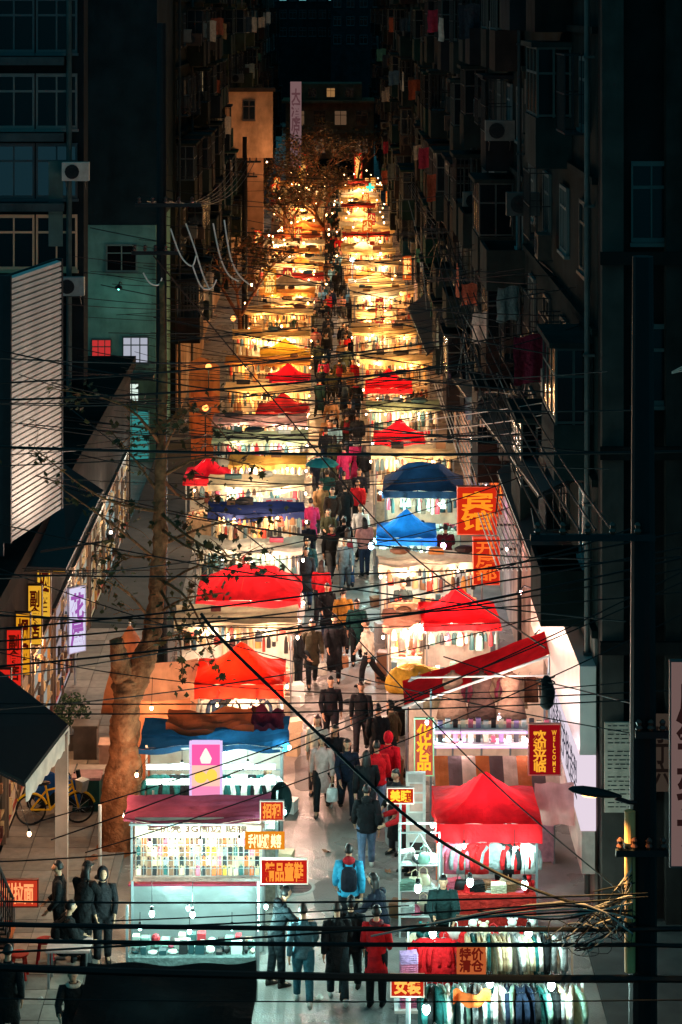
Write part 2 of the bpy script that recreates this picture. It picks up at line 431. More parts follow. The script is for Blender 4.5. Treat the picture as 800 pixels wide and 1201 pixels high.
BLD = []
def street_house(label, side, xf, y0, y1, z1, wallcol, seed, zlow=3.4, bays=True, dens=1.0, litp=.05, storey=3.0, clutter=True, depth=14):
    """a terrace house standing along the street; its front is the plane x = xf"""
    rr = random.Random(seed)
    t = thing('apartment_house', label, 'building', (xf, (y0+y1)/2, 0))
    L_ = y1 - y0
    xa, xb = (0, depth) if side > 0 else (-depth, 0)
    wc_ = srgb(wallcol); wallcol = tuple(c*q for c, q in zip(wc_[:3], (.1, .2, .21))) + (1,)  # walls darkened and tealed: night shade put into the colour
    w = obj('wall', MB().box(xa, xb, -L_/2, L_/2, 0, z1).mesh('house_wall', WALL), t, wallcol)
    rot = -PI/2 if side > 0 else PI/2          # local -Y of a window looks into the street
    n = max(1, int(L_ / 3.4)); st = int((z1 - zlow) / storey)
    # string course and shop band
    sb = MB()
    for k in range(st + 1):
        z = zlow + k*storey - .1
        if side > 0: sb.box(-.12, .0, -L_/2-.01, L_/2+.01, z, z+.14)
        else: sb.box(0, .12, -L_/2-.01, L_/2+.01, z, z+.14)
    obj('string_course', sb.mesh('string_course', WALL), t, wallcol)
    for s in range(st):
        for b in range(n):
            yy = -L_/2 + L_*(b+.5)/n; z = zlow + s*storey
            r = rr.random()
            lit = None
            if rr.random() < litp: lit = rr.choice([(1.0, .45, .12, 1), (.2, .55, .5, 1), (.9, .6, .3, 1), (.15, .5, .55, 1)])
            if bays and r < .5*dens:
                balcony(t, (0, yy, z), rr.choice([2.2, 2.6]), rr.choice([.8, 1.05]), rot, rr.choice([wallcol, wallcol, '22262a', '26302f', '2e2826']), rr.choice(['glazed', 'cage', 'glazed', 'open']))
                window(t, (-.02*side, yy, z+.9), 1.5, 1.5, rot, lit=lit)
            else:
                window(t, (-.02*side, yy, z+.9), 1.5, 1.5, rot, rr.choice(['4a5250', '3a3430', '5a5c58']), lit, rr.choice(['two', 'three']))
                if r < .85*dens and rr.random() < .6:
                    c = obj('window_cage', cage_mesh(1.7, .5, 1.6), t, None, (-.03*side, yy, z+.85), rot)
    bc = rr.choice(['a58c82', '8f7c74', 'b09488']) if side > 0 else rr.choice(['8a7060', '9a7c64'])
    obj('ground_floor', (MB().box(-.06, -.002, -L_/2+.02, L_/2-.02, 0, zlow-.12) if side > 0 else MB().box(.002, .06, -L_/2+.02, L_/2-.02, 0, zlow-.12)).mesh('ground_floor_band', WALL), t, bc)  # lighter band puts the stalls' glow on the wall into its colour
    # drain pipes
    for k in range(max(1, int(L_/9))):
        yy = -L_/2 + .6 + k*9
        m = MB().tube([(-.14*side, yy, .2), (-.14*side, yy, z1-.2)], .06, 8)
        for z in range(2, int(z1), 3): m.box(-.22*side if side > 0 else .0, .0 if side > 0 else .22, yy-.08, yy+.08, z, z+.05)
        obj('drain_pipe', m.mesh('drain_pipe', PAINT), t, rr.choice(['2e3232', '5a5450', '242e30']))
    BLD.append((t, side, xf, y0, y1, z1, zlow, st, n))
    if clutter:
        for s in range(st):
            for b in range(n + 1):
                yy = y0 + L_*b/n
                if yy < y0 + .6 or yy > y1 - .4: continue
                z = zlow + s*storey
                if rr.random() < .55*dens:
                    air_conditioner((xf - side*(.32 if rr.random() < .7 else .45), yy, z + rr.uniform(.2, 1.2)), rr.choice([rot, 0, 0]),
                                    'boxy %s air conditioner on %s' % (('grey', 'pale', 'rusty')[b % 3], label), ('343a3a', '5c5e5a', '40322a')[b % 3])
                if rr.random() < .22*dens:
                    laundry((xf - side*rr.uniform(.6, 1.2), yy + .8, z + rr.uniform(1.6, 2.3)), rr.choice([0, 0, .5, PI/2]), rr.choice(LAUND), 'on ' + label, rr.randrange(3))
    return t

# the side with the hotel sign
XR = 5.3
street_house('dark corner block behind the lamp pole', 1, XR, 44.0, 60, 22, '57504c', 1, zlow=5.6, dens=.9, litp=.0)
street_house('grey block above the long red sloping awning', 1, XR, 60.02, 78, 21, '6e625e', 2, zlow=4.4, dens=1.1, litp=.04)
street_house('pinkish block beyond the hotel sign', 1, XR-.15, 78.02, 98, 23, '7d6a64', 3, zlow=3.8, dens=1.1, litp=.06)
street_house('teal block with crowded balconies', 1, XR+.1, 98.02, 122, 24, '4f7a74', 4, dens=1.1, litp=.05)
street_house('dark narrow block past the teal one', 1, XR-.3, 122.02, 150, 22, '5a6a68', 5, dens=1, litp=.06)
street_house('tall drab block on the far hotel-sign side', 1, XR, 150.02, 200, 26, '66605a', 6, dens=.7, litp=.04)
street_house('last block before the gate on the hotel-sign side', 1, XR+.2, 200.02, 262, 22, '5d5650', 7, dens=.5, litp=.04, clutter=False)
# the side with the plane tree
XL = -7.0
street_house('brown block with roller shutters past the alley', -1, XL+.2, 97, 118, 19, '6b5448', 11, dens=1, litp=.05)
street_house('dim green block on the plane tree side', -1, XL, 118.02, 142, 23, '4c625e', 12, dens=1, litp=.05)
street_house('beige gabled block on the plane tree side', -1, XL+.4, 142.02, 170, 20, 'a08468', 13, dens=.9, litp=.04)
street_house('dark long block on the plane tree side', -1, XL, 170.02, 215, 24, '5c544e', 14, dens=.6, litp=.05)
street_house('last block before the gate on the plane tree side', -1, XL+.3, 215.02, 262, 20, '66584e', 15, dens=.5, litp=.04, clutter=False)

# near corner block: the face that looks up the camera's way, with pillars and a painted column of letters
t = thing('pillared_flank', 'dark pillared end wall behind the lamp pole', 'building', (XR, 43.4, 0))
obj('wall', MB().box(0, 9, .2, .55, 0, 20).mesh('flank_wall', WALL), t, '241f1e')
for i, (x, w, c) in enumerate(((0, .42, '463c37'), (1.25, .3, '332d2a'), (2.3, .35, '38322f'), (3.6, .4, '2c2725'))):
    obj('pillar', MB().box(x, x+w, -.1, .2, 0, 20).mesh('flank_pillar', WALL), t, c)
for z in (5.4, 9.2, 13):
    obj('ledge', MB().box(-.05, 9, -.22, -.1, z, z+.25).mesh('flank_ledge', WALL), t, '221e1d')
for k in range(6):
    window(t, (1.0 + 1.15*(k % 3), .19, 10.2 + 3.2*(k//3)), .8, 1.6, 0, '4a4a46')
# enamel notice sheets on its foot
nb = thing('notice_board', 'tall beige notice board with faint lines of print on the corner wall', 'notice board', (5.75, 43.18, 2.35))
obj('panel', MB().box(-.42, .42, -.03, .03, 0, 1.75).mesh('notice_panel', PAINT), nb, 'b89c8a')
pr = MB(); rr = random.Random(3)
for k in range(20):
    z = 1.68 - k*.083
    if k % 6 == 5: continue
    x = -.36
    while x < .3:
        l = rr.uniform(.04, .14); pr.box(x, min(x+l, .37), -.036, -.031, z, z+.018); x += l + rr.uniform(.02, .06)
obj('print', pr.mesh('notice_print', DARKMETAL), nb, kind='stuff')
nb2 = sign('narrow pale board with dark brush characters beside the notice board', (6.45, 43.2, 3.5), .42, 1.5, '小\n丁\n六', 'b39a86', '2a201c', glow=.08, fglow=.3, frame=None)

# shop sign box along the corner block: plain sheet metal above, lit lettering below
fx = XR - .26
ss = thing('fascia_sign', 'long slanting shop fascia of bare sheet metal above white lit lettering', 'sign', (fx, 49, 0))
SHEET = mat('sheet_metal', srgb('d8c4bc'), .38, .15, .2, 1.2, bump=.15, stain=.2)
obj('sheet', MB().add([(-.12, -5.2, 3.25), (-.12, 5.5, 2.85), (-.12, 5.5, 4.8), (-.12, -5.2, 5.0), (.2, -5.2, 3.25), (.2, 5.5, 2.85), (.2, 5.5, 4.8), (.2, -5.2, 5.0)],
    [(0,1,2,3), (7,6,5,4), (0,4,5,1), (3,2,6,7), (0,3,7,4), (1,5,6,2)]).mesh('fascia_sheet', SHEET), ss)
obj('light_box', MB().add([(-.1, -5.2, 1.75), (-.1, 1.6, 2.05), (-.1, 1.6, 2.99), (-.1, -5.2, 3.24), (.2, -5.2, 1.75), (.2, 1.6, 2.05), (.2, 1.6, 2.99), (.2, -5.2, 3.24)],
    [(0,1,2,3), (7,6,5,4), (0,4,5,1), (3,2,6,7), (0,3,7,4), (1,5,6,2)]).mesh('fascia_light_box', LIT), ss, (.8, .68, .78, 1))
obj('lettering', text_mesh('时尚美发护肤造型'), ss, (.03, .03, .05, 1), (-.112, -1.8, 2.52), (0, 0, -PI/2), (5.6, .1, .8))
obj('lower_panel', MB().box(-.08, .18, -5.2, 1.6, .9, 1.74).mesh('fascia_lower', PAINT), ss, 'c7a79c')

# dark canopies and brackets on the hotel-sign side
def canopy_slab(label, pts, thick, color='14181a', m=None):
    o = thing('sheet_canopy', label, 'canopy', pts[0])
    p0 = Vector(pts[0]); q = [Vector(p) - p0 for p in pts]; up = Vector((0, 0, thick))
    obj('roof_sheet', MB().add(q + [p - up for p in q], [(0,1,2,3), (7,6,5,4), (0,4,5,1), (1,5,6,2), (2,6,7,3), (3,7,4,0)]).mesh('canopy_sheet', m or PAINT), o, color)
    e = MB()
    for i in range(4):
        e.tube([q[i] + Vector((0, 0, -thick-.025)), q[(i+1) % 4] + Vector((0, 0, -thick-.025))], .022, 5)
    obj('edge_bar', e.mesh('canopy_edge', DARKMETAL), o)
    return o
canopy_slab('long black sheet chute climbing along the house fronts above the hotel sign', [(4.45, 47.5, 7.6), (5.29, 47.5, 8.0), (5.0, 80, 5.3), (4.3, 80, 4.8)], .06)
canopy_slab('short black sheet canopy under the air conditioners by the fascia sign', [(4.55, 46, 5.6), (5.29, 46, 6.1), (5.29, 58, 6.6), (4.35, 58, 5.9)], .06)
canopy_slab('dark sheet canopy over the stalls with red tents farther on', [(3.8, 88, 4.3), (5.1, 88, 5.4), (5.1, 101, 5.6), (3.5, 101, 4.4)], .06)

for i, (y, c) in enumerate(((52, (1, .62, .5)), (56, (1, .6, .55)), (60.5, (1, .55, .5)), (68.5, (1, .6, .55)), (76, (1, .66, .55)), (84, (1, .7, .5)), (91, (1, .7, .5)))):  # pink lamps added to brighten the lower wall
    wl_ = thing('added_wall_lamp', 'small added pinkish lamp on the ground floor wall behind the hotel-sign row', 'lamp', (XR-.12, y, 3.3), 0, 'added wall lamps behind the hotel-sign row')
    obj('arm', MB().tube([(.1, 0, 0), (-.3, 0, .12), (-.38, 0, .02)], .02, 6).mesh('added_wall_lamp_arm', DARKMETAL), wl_); obj('bulb', bulb_mesh(), wl_, tuple(c)+(1,), (-.38, 0, -.05)); lamp((-.38, -.05, -.12), 17, c, wl_)
# set-back tall block seen above the shop row on the plane-tree side
t = thing('tower_flank', 'dark apartment tower with wide framed windows above the louvred panel', 'building', (-13, 70, 0))
obj('wall', MB().box(-8, 5.2, 0, 1.2, 0, 24).mesh('tower_wall', WALL), t, '161f22')
for i, (z, fcol, lit) in enumerate(((9.75, 'c8a07c', None), (12.0, '303c40', (.006, .022, .03, 1)), (14.2, '5c625e', None), (16.6, '3c4a4c', None))):  # warm tone of the lowest frames puts light from below into the colour
    for k in range(3):
        window(t, (2.55 + 1.35*k - .9, -.03, z), 1.3, 1.75, 0, fcol, lit, 'two' if i != 1 else 'two')
    obj('ledge', MB().box(-2, 4.6, -.35, -.003, z-.38, z-.12).mesh('tower_ledge', WALL), t, '3b4a4c')
obj('corner_pipe', MB().tube([(4.75, -.12, 0), (4.75, -.12, 24)], .09, 8).mesh('corner_pipe', PAINT), t, '3a4a48')
obj('corner_strip', MB().box(4.1, 4.55, -.1, -.002, 10.5, 13.2).mesh('corner_strip', WALL), t, '4a625e')
air_conditioner((-8.0, 69.55, 12.6), 0, 'pale air conditioner on the corner of the dark tower', 'b9b2a6')
air_conditioner((-8.15, 69.55, 9.0), 0, 'grey air conditioner low on the corner of the dark tower', '7d8a88')

# louvred panel
lx0, ly0 = px(5, 500, 49).x, 49.0
t = thing('louvred_panel', 'tall white louvred panel lit from the street', 'louvre', (lx0, ly0, 6.2), -rad(12))
WHITEP = mat('louvre_paint', srgb('b9b4ac'), .5, 0, .2, 1.5, stain=.25)
obj('back_sheet', MB().box(.0, .04, 0, 3.4, 0, 5.9).mesh('louvre_back', mat('louvre_back', srgb('33302e'), .8)), t)
sl = MB().add([(.05, 0, 0), (.16, 0, -.03), (.16, 3.4, -.03), (.05, 3.4, 0), (.05, 0, .085), (.16, 0, .055), (.16, 3.4, .055), (.05, 3.4, .085)],
    [(0,3,2,1), (4,5,6,7), (0,1,5,4), (1,2,6,5), (2,3,7,6), (3,0,4,7)]).mesh('slat', WHITEP)
for k in range(46): obj('slat', sl, t, None, (0, 0, .04 + k*.1275))
for y_ in (-.07, 3.402): obj('edge_strip', MB().box(.0, .18, y_, y_+.068, 0, 5.9).mesh('louvre_edge', DARKMETAL), t)
obj('side_sheet', MB().box(-3, -.002, -.05, 0, -.3, 5.9).mesh('louvre_side', PAINT), t, '20292c')

sw = thing('added_wash_lamp', 'small added bracket lamp washing the louvred panel with light', 'lamp', (lx0+2.3, 49.6, 6.1))  # bracket lamp added to brighten the louvres
obj('arm', MB().tube([(-1.6, .2, -.3), (0, 0, 0)], .025, 6).mesh('wash_arm', DARKMETAL), sw); obj('head', MB().loft([(0, .05, .05, 0, 0), (.08, .1, .1, 0, 0), (.16, .12, .12, 0, 0)], 10).mesh('wash_head', DARKMETAL), sw)
obj('bulb', bulb_mesh(), sw, (1, .85, .7, 1), (0, 0, .17))
ws = bpy.data.lights.new('lamp_light', 'SPOT'); ws.energy = 520; ws.color = (1, .76, .62); ws.spot_size = rad(115); ws.spot_blend = .6; ws.shadow_soft_size = .1
wo = bpy.data.objects.new('lamp_light', ws); COL.objects.link(wo); wo.parent = sw; wo.location = (0, 0, .25); wo.rotation_euler = Vector((1.5, -.4, -1.9)).to_track_quat('Z', 'Y').to_euler()
# low shop row with lit fronts
t = thing('shop_row', 'low shop row with lit fronts along the paved walk', 'building', (-7.05, 62, 0))
obj('wall', MB().box(-5, 0, -23, 16, 0, 5.4).mesh('shop_wall', WALL), t, '2c2827')
obj('parapet', MB().box(-5, .18, -23.2, 16.2, 5.41, 5.75).mesh('shop_parapet', WALL), t, '1e1c1b')
for k in range(9):
    y = -20.5 + k*4.1
    if y > 14: break
    lit = [(.9, .85, .7, 1), (.45, .5, .45, 1), (1.0, .5, .25, 1), (.8, .8, .7, 1), (.9, .75, .8, 1), (.95, .9, .7, 1), (1, .8, .5, 1), (.7, .9, .85, 1), (1, .8, .6, 1)][k]
    if k in (0, 1): lit = None
    o = obj('shop_front', MB().box(-.02, .1, y-1.9, y+1.9, 2.75, 2.85).box(-.02, .1, y-1.9, y-1.8, .1, 2.75).box(-.02, .1, y+1.8, y+1.9, .1, 2.75).box(-.02, .08, y-.04, y+.04, .1, 2.75).mesh('shop_front', FRAME), t, '6e5a4c')
    if lit: lit = tuple(c*.38 for c in lit[:3]) + (1,)
    sh_ = MB()
    for q in range(5): sh_.box(.022, .07, y-1.79, y+1.79, .35+q*.48, .4+q*.48)
    for q in range(40): sx_ = y-1.7+3.4*R.random(); sz_ = .4+.48*R.randrange(5); sh_.box(.022, .09, sx_, sx_+R.uniform(.06, .2), sz_+.002, sz_+R.uniform(.12, .36))
    obj('shelf_goods', sh_.mesh('shop_shelf_goods', FARGOODS), o, kind='stuff')
    obj('pane', MB().box(-.01, .02, y-1.79, y-.05, .12, 2.74).box(-.01, .02, y+.05, y+1.79, .12, 2.74).mesh('shop_pane', LIT if lit else GLASS), o, lit)
for i, (y, z, c, h) in enumerate(((46.6, 3.6, 'e0281c', 1.3), (48.2, 3.9, 'e8281c', 1.5), (49.6, 3.8, 'f0a020', 1.7), (51.6, 3.9, 'f4b030', 1.7), (53.2, 4.1, 'f4b838', 1.7), (56.2, 4.5, 'f0b030', 2.0))):
    s = sign('%s column of letters on the shop row, %s from the iron stair' % ('glowing red' if c[0] == 'e' else 'glowing amber', 'first second third fourth fifth sixth'.split()[i]),
             (-6.88, y, z), .3, h*.8, '副\n食\n店' if i % 2 else '烟\n酒', c, '5a1408', glow=.85, fglow=.6, frame='3a1a10', name='letter_column', thick=.12)
sign('white and violet glowing shop light box standing on the walk', (-6.72, 58.6, 1.85), .5, 1.7, '花\n屋', 'e8e2ff', 'b060c0', glow=.9, fglow=.8, frame='c8d0ff', post=True, rotz=rad(40), name='light_box')
lamp((-6.5, 52.5, 2.9), 75, (1, .5, .22)); lamp((-6.5, 47.5, 2.9), 22, (1, .55, .3)); lamp((-6.3, 60, 2.8), 60, (1, .78, .55)); lamp((-6.3, 68, 2.8), 60, (1, .9, .7))  # unseen lights added along the shops; the first warms the paved walk
lamp((-6.2, 76, 2.8), 50, (.8, 1, .9))
canopy_slab('black sheet canopy under the louvred panel', [(-7.3, 50.5, 5.3), (-6.15, 51.5, 5.0), (-5.95, 58, 5.4), (-7.0, 58, 6.1)], .08)
c2 = canopy_slab('black canopy with a pale scalloped edge over the iron stair', [(-7.6, 41.2, 4.6), (-5.75, 41.6, 3.5), (-5.25, 44.3, 3.7), (-7.0, 45.2, 4.7)], .06)
fr_ = MB()
a, b = Vector((-5.75, 41.6, 3.47)) - Vector((-7.6, 41.2, 4.6)), Vector((-5.25, 44.3, 3.67)) - Vector((-7.6, 41.2, 4.6))
fr_.grid(lambda s, q: tuple(a.lerp(b, s) + Vector((.03, -.03, -.34*q - .06*q*abs(math.sin(s*22))))), 40, 2)
obj('fringe', fr_.mesh('canopy_fringe', CANOPY), c2, 'd8cabc')
for p in ((-5.35, 44.1),):
    obj('post', MB().box(p[0]+7.6-.12, p[0]+7.6+.12, p[1]-41.2-.12, p[1]-41.2+.12, -4.6, -1.0).mesh('canopy_post', WALL), c2, '8f7d72')
# iron stair
t = thing('iron_stair', 'dark iron stair with a railing below the fringed canopy', 'stair', (-7.2, 38.5, 0))
for k in range(12):
    obj('tread', MB().box(0, 1.25, k*.27, k*.27+.29, 2.6-k*.2, 2.64-k*.2).mesh('stair_tread', DARKMETAL), t)
rl = MB()
for k in range(12):
    rl.box(1.22, 1.25, k*.27, k*.27+.025, 2.62-k*.2, 3.55-k*.2)
rl.tube([(1.235, 0, 3.55), (1.235, 3.1, 1.3)], .03, 6); rl.tube([(1.235, 0, 3.1), (1.235, 3.1, .85)], .018, 6)
obj('railing', rl.mesh('stair_railing', DARKMETAL), t)

# set-back teal house across the alley mouth
t = thing('teal_house', 'teal-walled house with one window above a red-lit room', 'building', (-11.5, 88, 0))
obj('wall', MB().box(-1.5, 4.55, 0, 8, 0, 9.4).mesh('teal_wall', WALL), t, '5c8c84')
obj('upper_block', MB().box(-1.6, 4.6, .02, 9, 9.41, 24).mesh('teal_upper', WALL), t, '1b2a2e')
window(t, (3.2, -.02, 7.55), 1.25, 1.1, 0, '54706c', None, 'two')
for i, (x, z, w, h, lit) in enumerate(((2.4, 3.9, .8, 1.0, (.5, .03, .03, 1)), (3.75, 3.9, 1.05, 1.1, (.4, .42, .5, 1)), (2.3, 2.35, .5, .8, (.7, .9, .8, 1)), (3.45, 2.4, .9, .75, (.75, .9, .8, 1)))):
    window(t, (x, -.02, z), w, h, 0, '2b4a4a', lit, 'three')
obj('hood', MB().box(1.9, 4.5, -.7, -.002, 3.35, 3.5).mesh('teal_hood', PAINT), t, '17282a')
obj('shop_glass', MB().box(2.2, 4.3, -.06, -.03, .1, 2.0).mesh('teal_shop', LIT), t, (.03, .22, .21, 1))
sf = MB()
for k in range(5): sf.box(2.2, 4.3, -.12, -.07, .25+k*.4, .29+k*.4)
for k in range(4): sf.box(2.2+k*.69, 2.24+k*.69, -.13, -.065, .1, 2.05)
obj('shop_frame', sf.mesh('teal_shop_frame', FRAME), t, '7fb8b0')
lamp((-8.3, 86.6, 7.0), 7, (.3, 1, .85), None);  # light and lamp added to lift the teal wall
t2 = thing('added_wall_lamp', 'small added green-white lamp on the teal house wall', 'lamp', (-8.3, 87.7, 7.1))
obj('arm', MB().tube([(0, .28, 0), (0, -.6, .15), (0, -1.0, .05)], .025, 6).mesh('lamp_arm', DARKMETAL), t2)
obj('shade', MB().loft([(-.05, .16, .16, 0, -1.0), (.03, .14, .14, 0, -1.0), (.09, .04, .04, 0, -1.0)], 10).mesh('lamp_shade', DARKMETAL), t2)
obj('bulb', bulb_mesh(), t2, (.1, .5, .42, 1), (0, -1.0, -.06))
# peach wall of the house beyond the alley, lit by an added amber lamp
t = thing('plastered_gable', 'peach plastered gable jutting out with one upstairs window far up the street', 'building', (-6.7, 141.0, 0))
obj('wall', MB().box(0, 3.0, 0, .9, 8.5, 12.7).mesh('gable_wall', WALL), t, 'd09a70')
obj('pier', MB().box(1.4, 2.4, .05, .85, 0, 8.49).mesh('gable_pier', WALL), t, 'b07e5c')
obj('eaves', MB().box(-.1, 3.15, -.15, 1.0, 12.71, 12.95).mesh('gable_eaves', WALL), t, '4a3a30')
window(t, (1.5, -.04, 10.9), .8, 1.3, 0, '5a4a40')
wl_ = thing('added_wall_lamp', 'added amber lamp lighting the peach gable', 'lamp', (-4.0, 138.6, 8.3))
obj('arm', MB().tube([(0, 2.4, -.1), (0, 0, 0)], .04, 6).mesh('added_gable_lamp_arm', DARKMETAL), wl_); obj('bulb', bulb_mesh(), wl_, (1, .6, .3, 1), (0, 0, .1)); lamp((0, 0, .25), 60, (1, .6, .34), wl_)
sign('tall dim pink column sign near the gate house', (-3.15, 200, 7.6), 1.0, 7.6, '大\n酒\n店\n住\n宿', 'c89a9c', '8a5a60', glow=.3, fglow=.35, frame=None)
for i, (x, y, w, h, c) in enumerate(((-5.3, 93.0, 1.3, 3.3, 'd8905c'), (-5.0, 88.0, 1.1, 2.9, 'd07848'))):
    o = obj('tarpaulin_screen', MB().grid(lambda p, q: (x-w/2+w*p, y+.08*math.sin(p*11), .1+h*q*(1-.2*abs(p-.4))), 16, 8).mesh('tarpaulin', CANOPY, True), None, c)
    tag(o, ('tall peach tarpaulin screen by the alley mouth', 'smaller orange tarpaulin screen nearer the maroon tent')[i], 'tarpaulin')
for i, (x, y, z) in enumerate(((-5.05, 91.6, 3.2), (-4.75, 108, 2.9), (-4.9, 86.6, 2.4))):
    hb = thing('street_globe', 'glowing orange globe lamp ' + ('before the peach tarpaulin', 'at the kerb past the yellow tent', 'before the smaller orange tarpaulin')[i], 'lamp', (x, y, 0))
    obj('globe', MB().sphere((0, 0, z), .13, .13, .13, 12, 8).mesh('globe', LETTER, True), hb, (3.2, 1.1, .25, 1)); obj('pole', MB().tube([(0, 0, 0), (0, 0, z-.12)], .03, 6).mesh('globe_pole', DARKMETAL), hb); lamp((0, -.2, z-.05), 26, (1, .45, .15), hb, .13)
# gate house closing the street, and the dark city behind
t = thing('gate_house', 'storeyed gate house with rows of windows closing the street', 'building', (0, 226, 0))
obj('wall', MB().box(-4.6, 4.4, 0, 8, 0, 8.6).mesh('gate_wall', WALL), t, '8d6a50')
obj('attic', MB().box(-3.2, 3.2, 1, 7, 8.61, 10.3).mesh('gate_attic', WALL), t, '6d5a48')
obj('cornice', MB().box(-5.0, 4.8, -.6, 8.2, 8.35, 8.6 - .004).box(-4.9, 4.7, -.4, 8.1, 5.3, 5.55).mesh('gate_cornice', WALL), t, '8a6a52')
for s in range(2):
    for k in range(4):
        window(t, (-3.3+2.15*k, -.03, 3.2+2.85*s), 1.3, 1.6, 0, '7a5a44', (.10, .055, .03, 1) if (k+s) % 2 else None, 'two')
for k in range(3): window(t, (-1.9+1.9*k, .97, 8.9), .9, 1.0, 0, '6a5444', (.28, .14, .05, 1) if k == 1 else None)
obj('archway', MB().box(-2.2, 2.2, -.05, -.002, 0, 2.7).mesh('gate_arch', mat('arch_opening_shade', srgb('0c0d0e'), .9)), t)  # flat dark sheet stands in for the shade of the arch opening
for i, (x, c) in enumerate(((-2.6, 'ff3a20'), (2.6, 'ff5030'))):
    o = sign('tall red glowing pillar sign %s the gate house arch' % ('before' if i == 0 else 'across'), (x, 210, 3.0), .75, 2.6, '迎\n春', 'e03018', 'ffc060', glow=.9, fglow=1.2, frame=None)
for i, (x, y, w, z, c) in enumerate(((-26, 330, 18, 21, '222a2e'), (-6, 350, 14, 22, '182428'), (9, 338, 18, 21.0, '182226'), (34, 345, 24, 26, '1c2428'), (-48, 340, 22, 28, '1c2428'))):
    t = thing('distant_tower', 'dark distant block ' + ['with three lit windows in a row', 'topped by green-lit windows behind the gate house', 'with one amber window past the gate house', 'wide and black far behind the hotel-sign side', 'wide and black far behind the plane tree side'][i], 'building', (x, y, 0))
    obj('wall', MB().box(-w/2, w/2, 0, 10, 0, z).mesh('far_wall', WALL), t, c)
    rr = random.Random(i)
    for k in range(9):
        wx = -w/2 + w*(k+.5)/9
        for s in range(3):
            lit = None
            if i in (0, 1) and s == 2 and rr.random() < .45: lit = [(.8, .5, .25, 1), (.15, .5, .5, 1)][i]
            window(t, (wx, -.02, z-8.4+s*2.8), 1.2, 1.4, 0, '2c3438', lit)

# ------------------------------------------------------------------ people
def skin_body(verts, edges, radii):
    me = bpy.data.meshes.new('body_source'); me.from_pydata(verts, edges, [])
    o = bpy.data.objects.new('body_source', me); COL.objects.link(o)
    md = o.modifiers.new('skin', 'SKIN'); md.use_smooth_shade = True
    sv = me.skin_vertices[0].data
    for i, r in enumerate(radii): sv[i].radius = (r, r); sv[i].use_root = (i == 0)
    sb = o.modifiers.new('sub', 'SUBSURF'); sb.levels = 1; sb.render_levels = 1
    dg = bpy.context.evaluated_depsgraph_get()
    m = bpy.data.meshes.new_from_object(o.evaluated_get(dg))
    bpy.data.objects.remove(o); bpy.data.meshes.remove(me)
    return m

def pose_joints(pose):
    """joints of a 1.7 m figure looking along -Y, feet on z = 0"""
    P = {}
    lean = {'walk': .04, 'stride': .05, 'stand': .0, 'browse': .2, 'carry': .05, 'sit': .12}[pose]
    th = {'walk': ((26, 6), (-14, -34)), 'stride': ((-18, -42), (22, 4)), 'stand': ((4, 0), (-3, -4)), 'browse': ((6, 2), (-4, -8)), 'carry': ((16, 2), (-10, -24)), 'sit': ((84, 4), (80, -6))}[pose]
    pel = Vector((0, 0, .93))
    for s, (a, b), k in ((-1, th[0], 'l'), (1, th[1], 'r')):
        hip = pel + Vector((s*.095, 0, -.03)); a, b = rad(a), rad(b)
        kn = hip + Vector((s*.01, -math.sin(a)*.43, -math.cos(a)*.43))
        an = kn + Vector((0, -math.sin(b)*.42, -math.cos(b)*.42))
        P['hip'+k], P['knee'+k], P['ankle'+k] = hip, kn, an
    P['pel'] = pel
    P['waist'] = pel + Vector((0, -lean*.2, .17)); P['chest'] = pel + Vector((0, -lean*.45, .37)); P['neck'] = pel + Vector((0, -lean*.62, .55))
    P['head'] = P['neck'] + Vector((0, -.02 - lean*.25, .13))
    arms = {'walk': ((-22, 8), (20, 34)), 'stride': ((22, 36), (-20, 8)), 'stand': ((4, 52), (2, 40)), 'browse': ((38, 78), (30, 66)), 'carry': ((6, 84), (-6, 10)), 'sit': ((28, 70), (24, 62))}[pose]
    for s, (a, b), k in ((-1, arms[0], 'l'), (1, arms[1], 'r')):
        sh = P['chest'] + Vector((s*.185, -lean*.1, .1)); a, b = rad(a), rad(b)
        el = sh + Vector((s*.055, -math.sin(a)*.28, -math.cos(a)*.28))
        inw = -.05 if b > .6 else .01
        wr = el + Vector((s*inw, -math.sin(b)*.25, -math.cos(b)*.25))
        hd = wr + (wr - el).normalized() * .08
        P['sh'+k], P['el'+k], P['wr'+k], P['hand'+k] = sh, el, wr, hd
    low = min(P['anklel'].z, P['ankler'].z) - .085
    for k in P: P[k] = P[k] - Vector((0, 0, low))
    return P

def head_shape(c):
    def fn(p):
        q = p - c; z = q.z
        if z < 0: q.x *= 1 + z*2.4; q.y *= 1 + z*1.2
        if q.y < -.06 and -.045 < z < .02 and abs(q.x) < .03: q.y -= .024 * (1 - abs(q.x)/.03)
        if abs(q.x) > .07 and -.03 < z < .04 and abs(q.y) < .035: q.x *= 1.2
        return c + q
    return fn

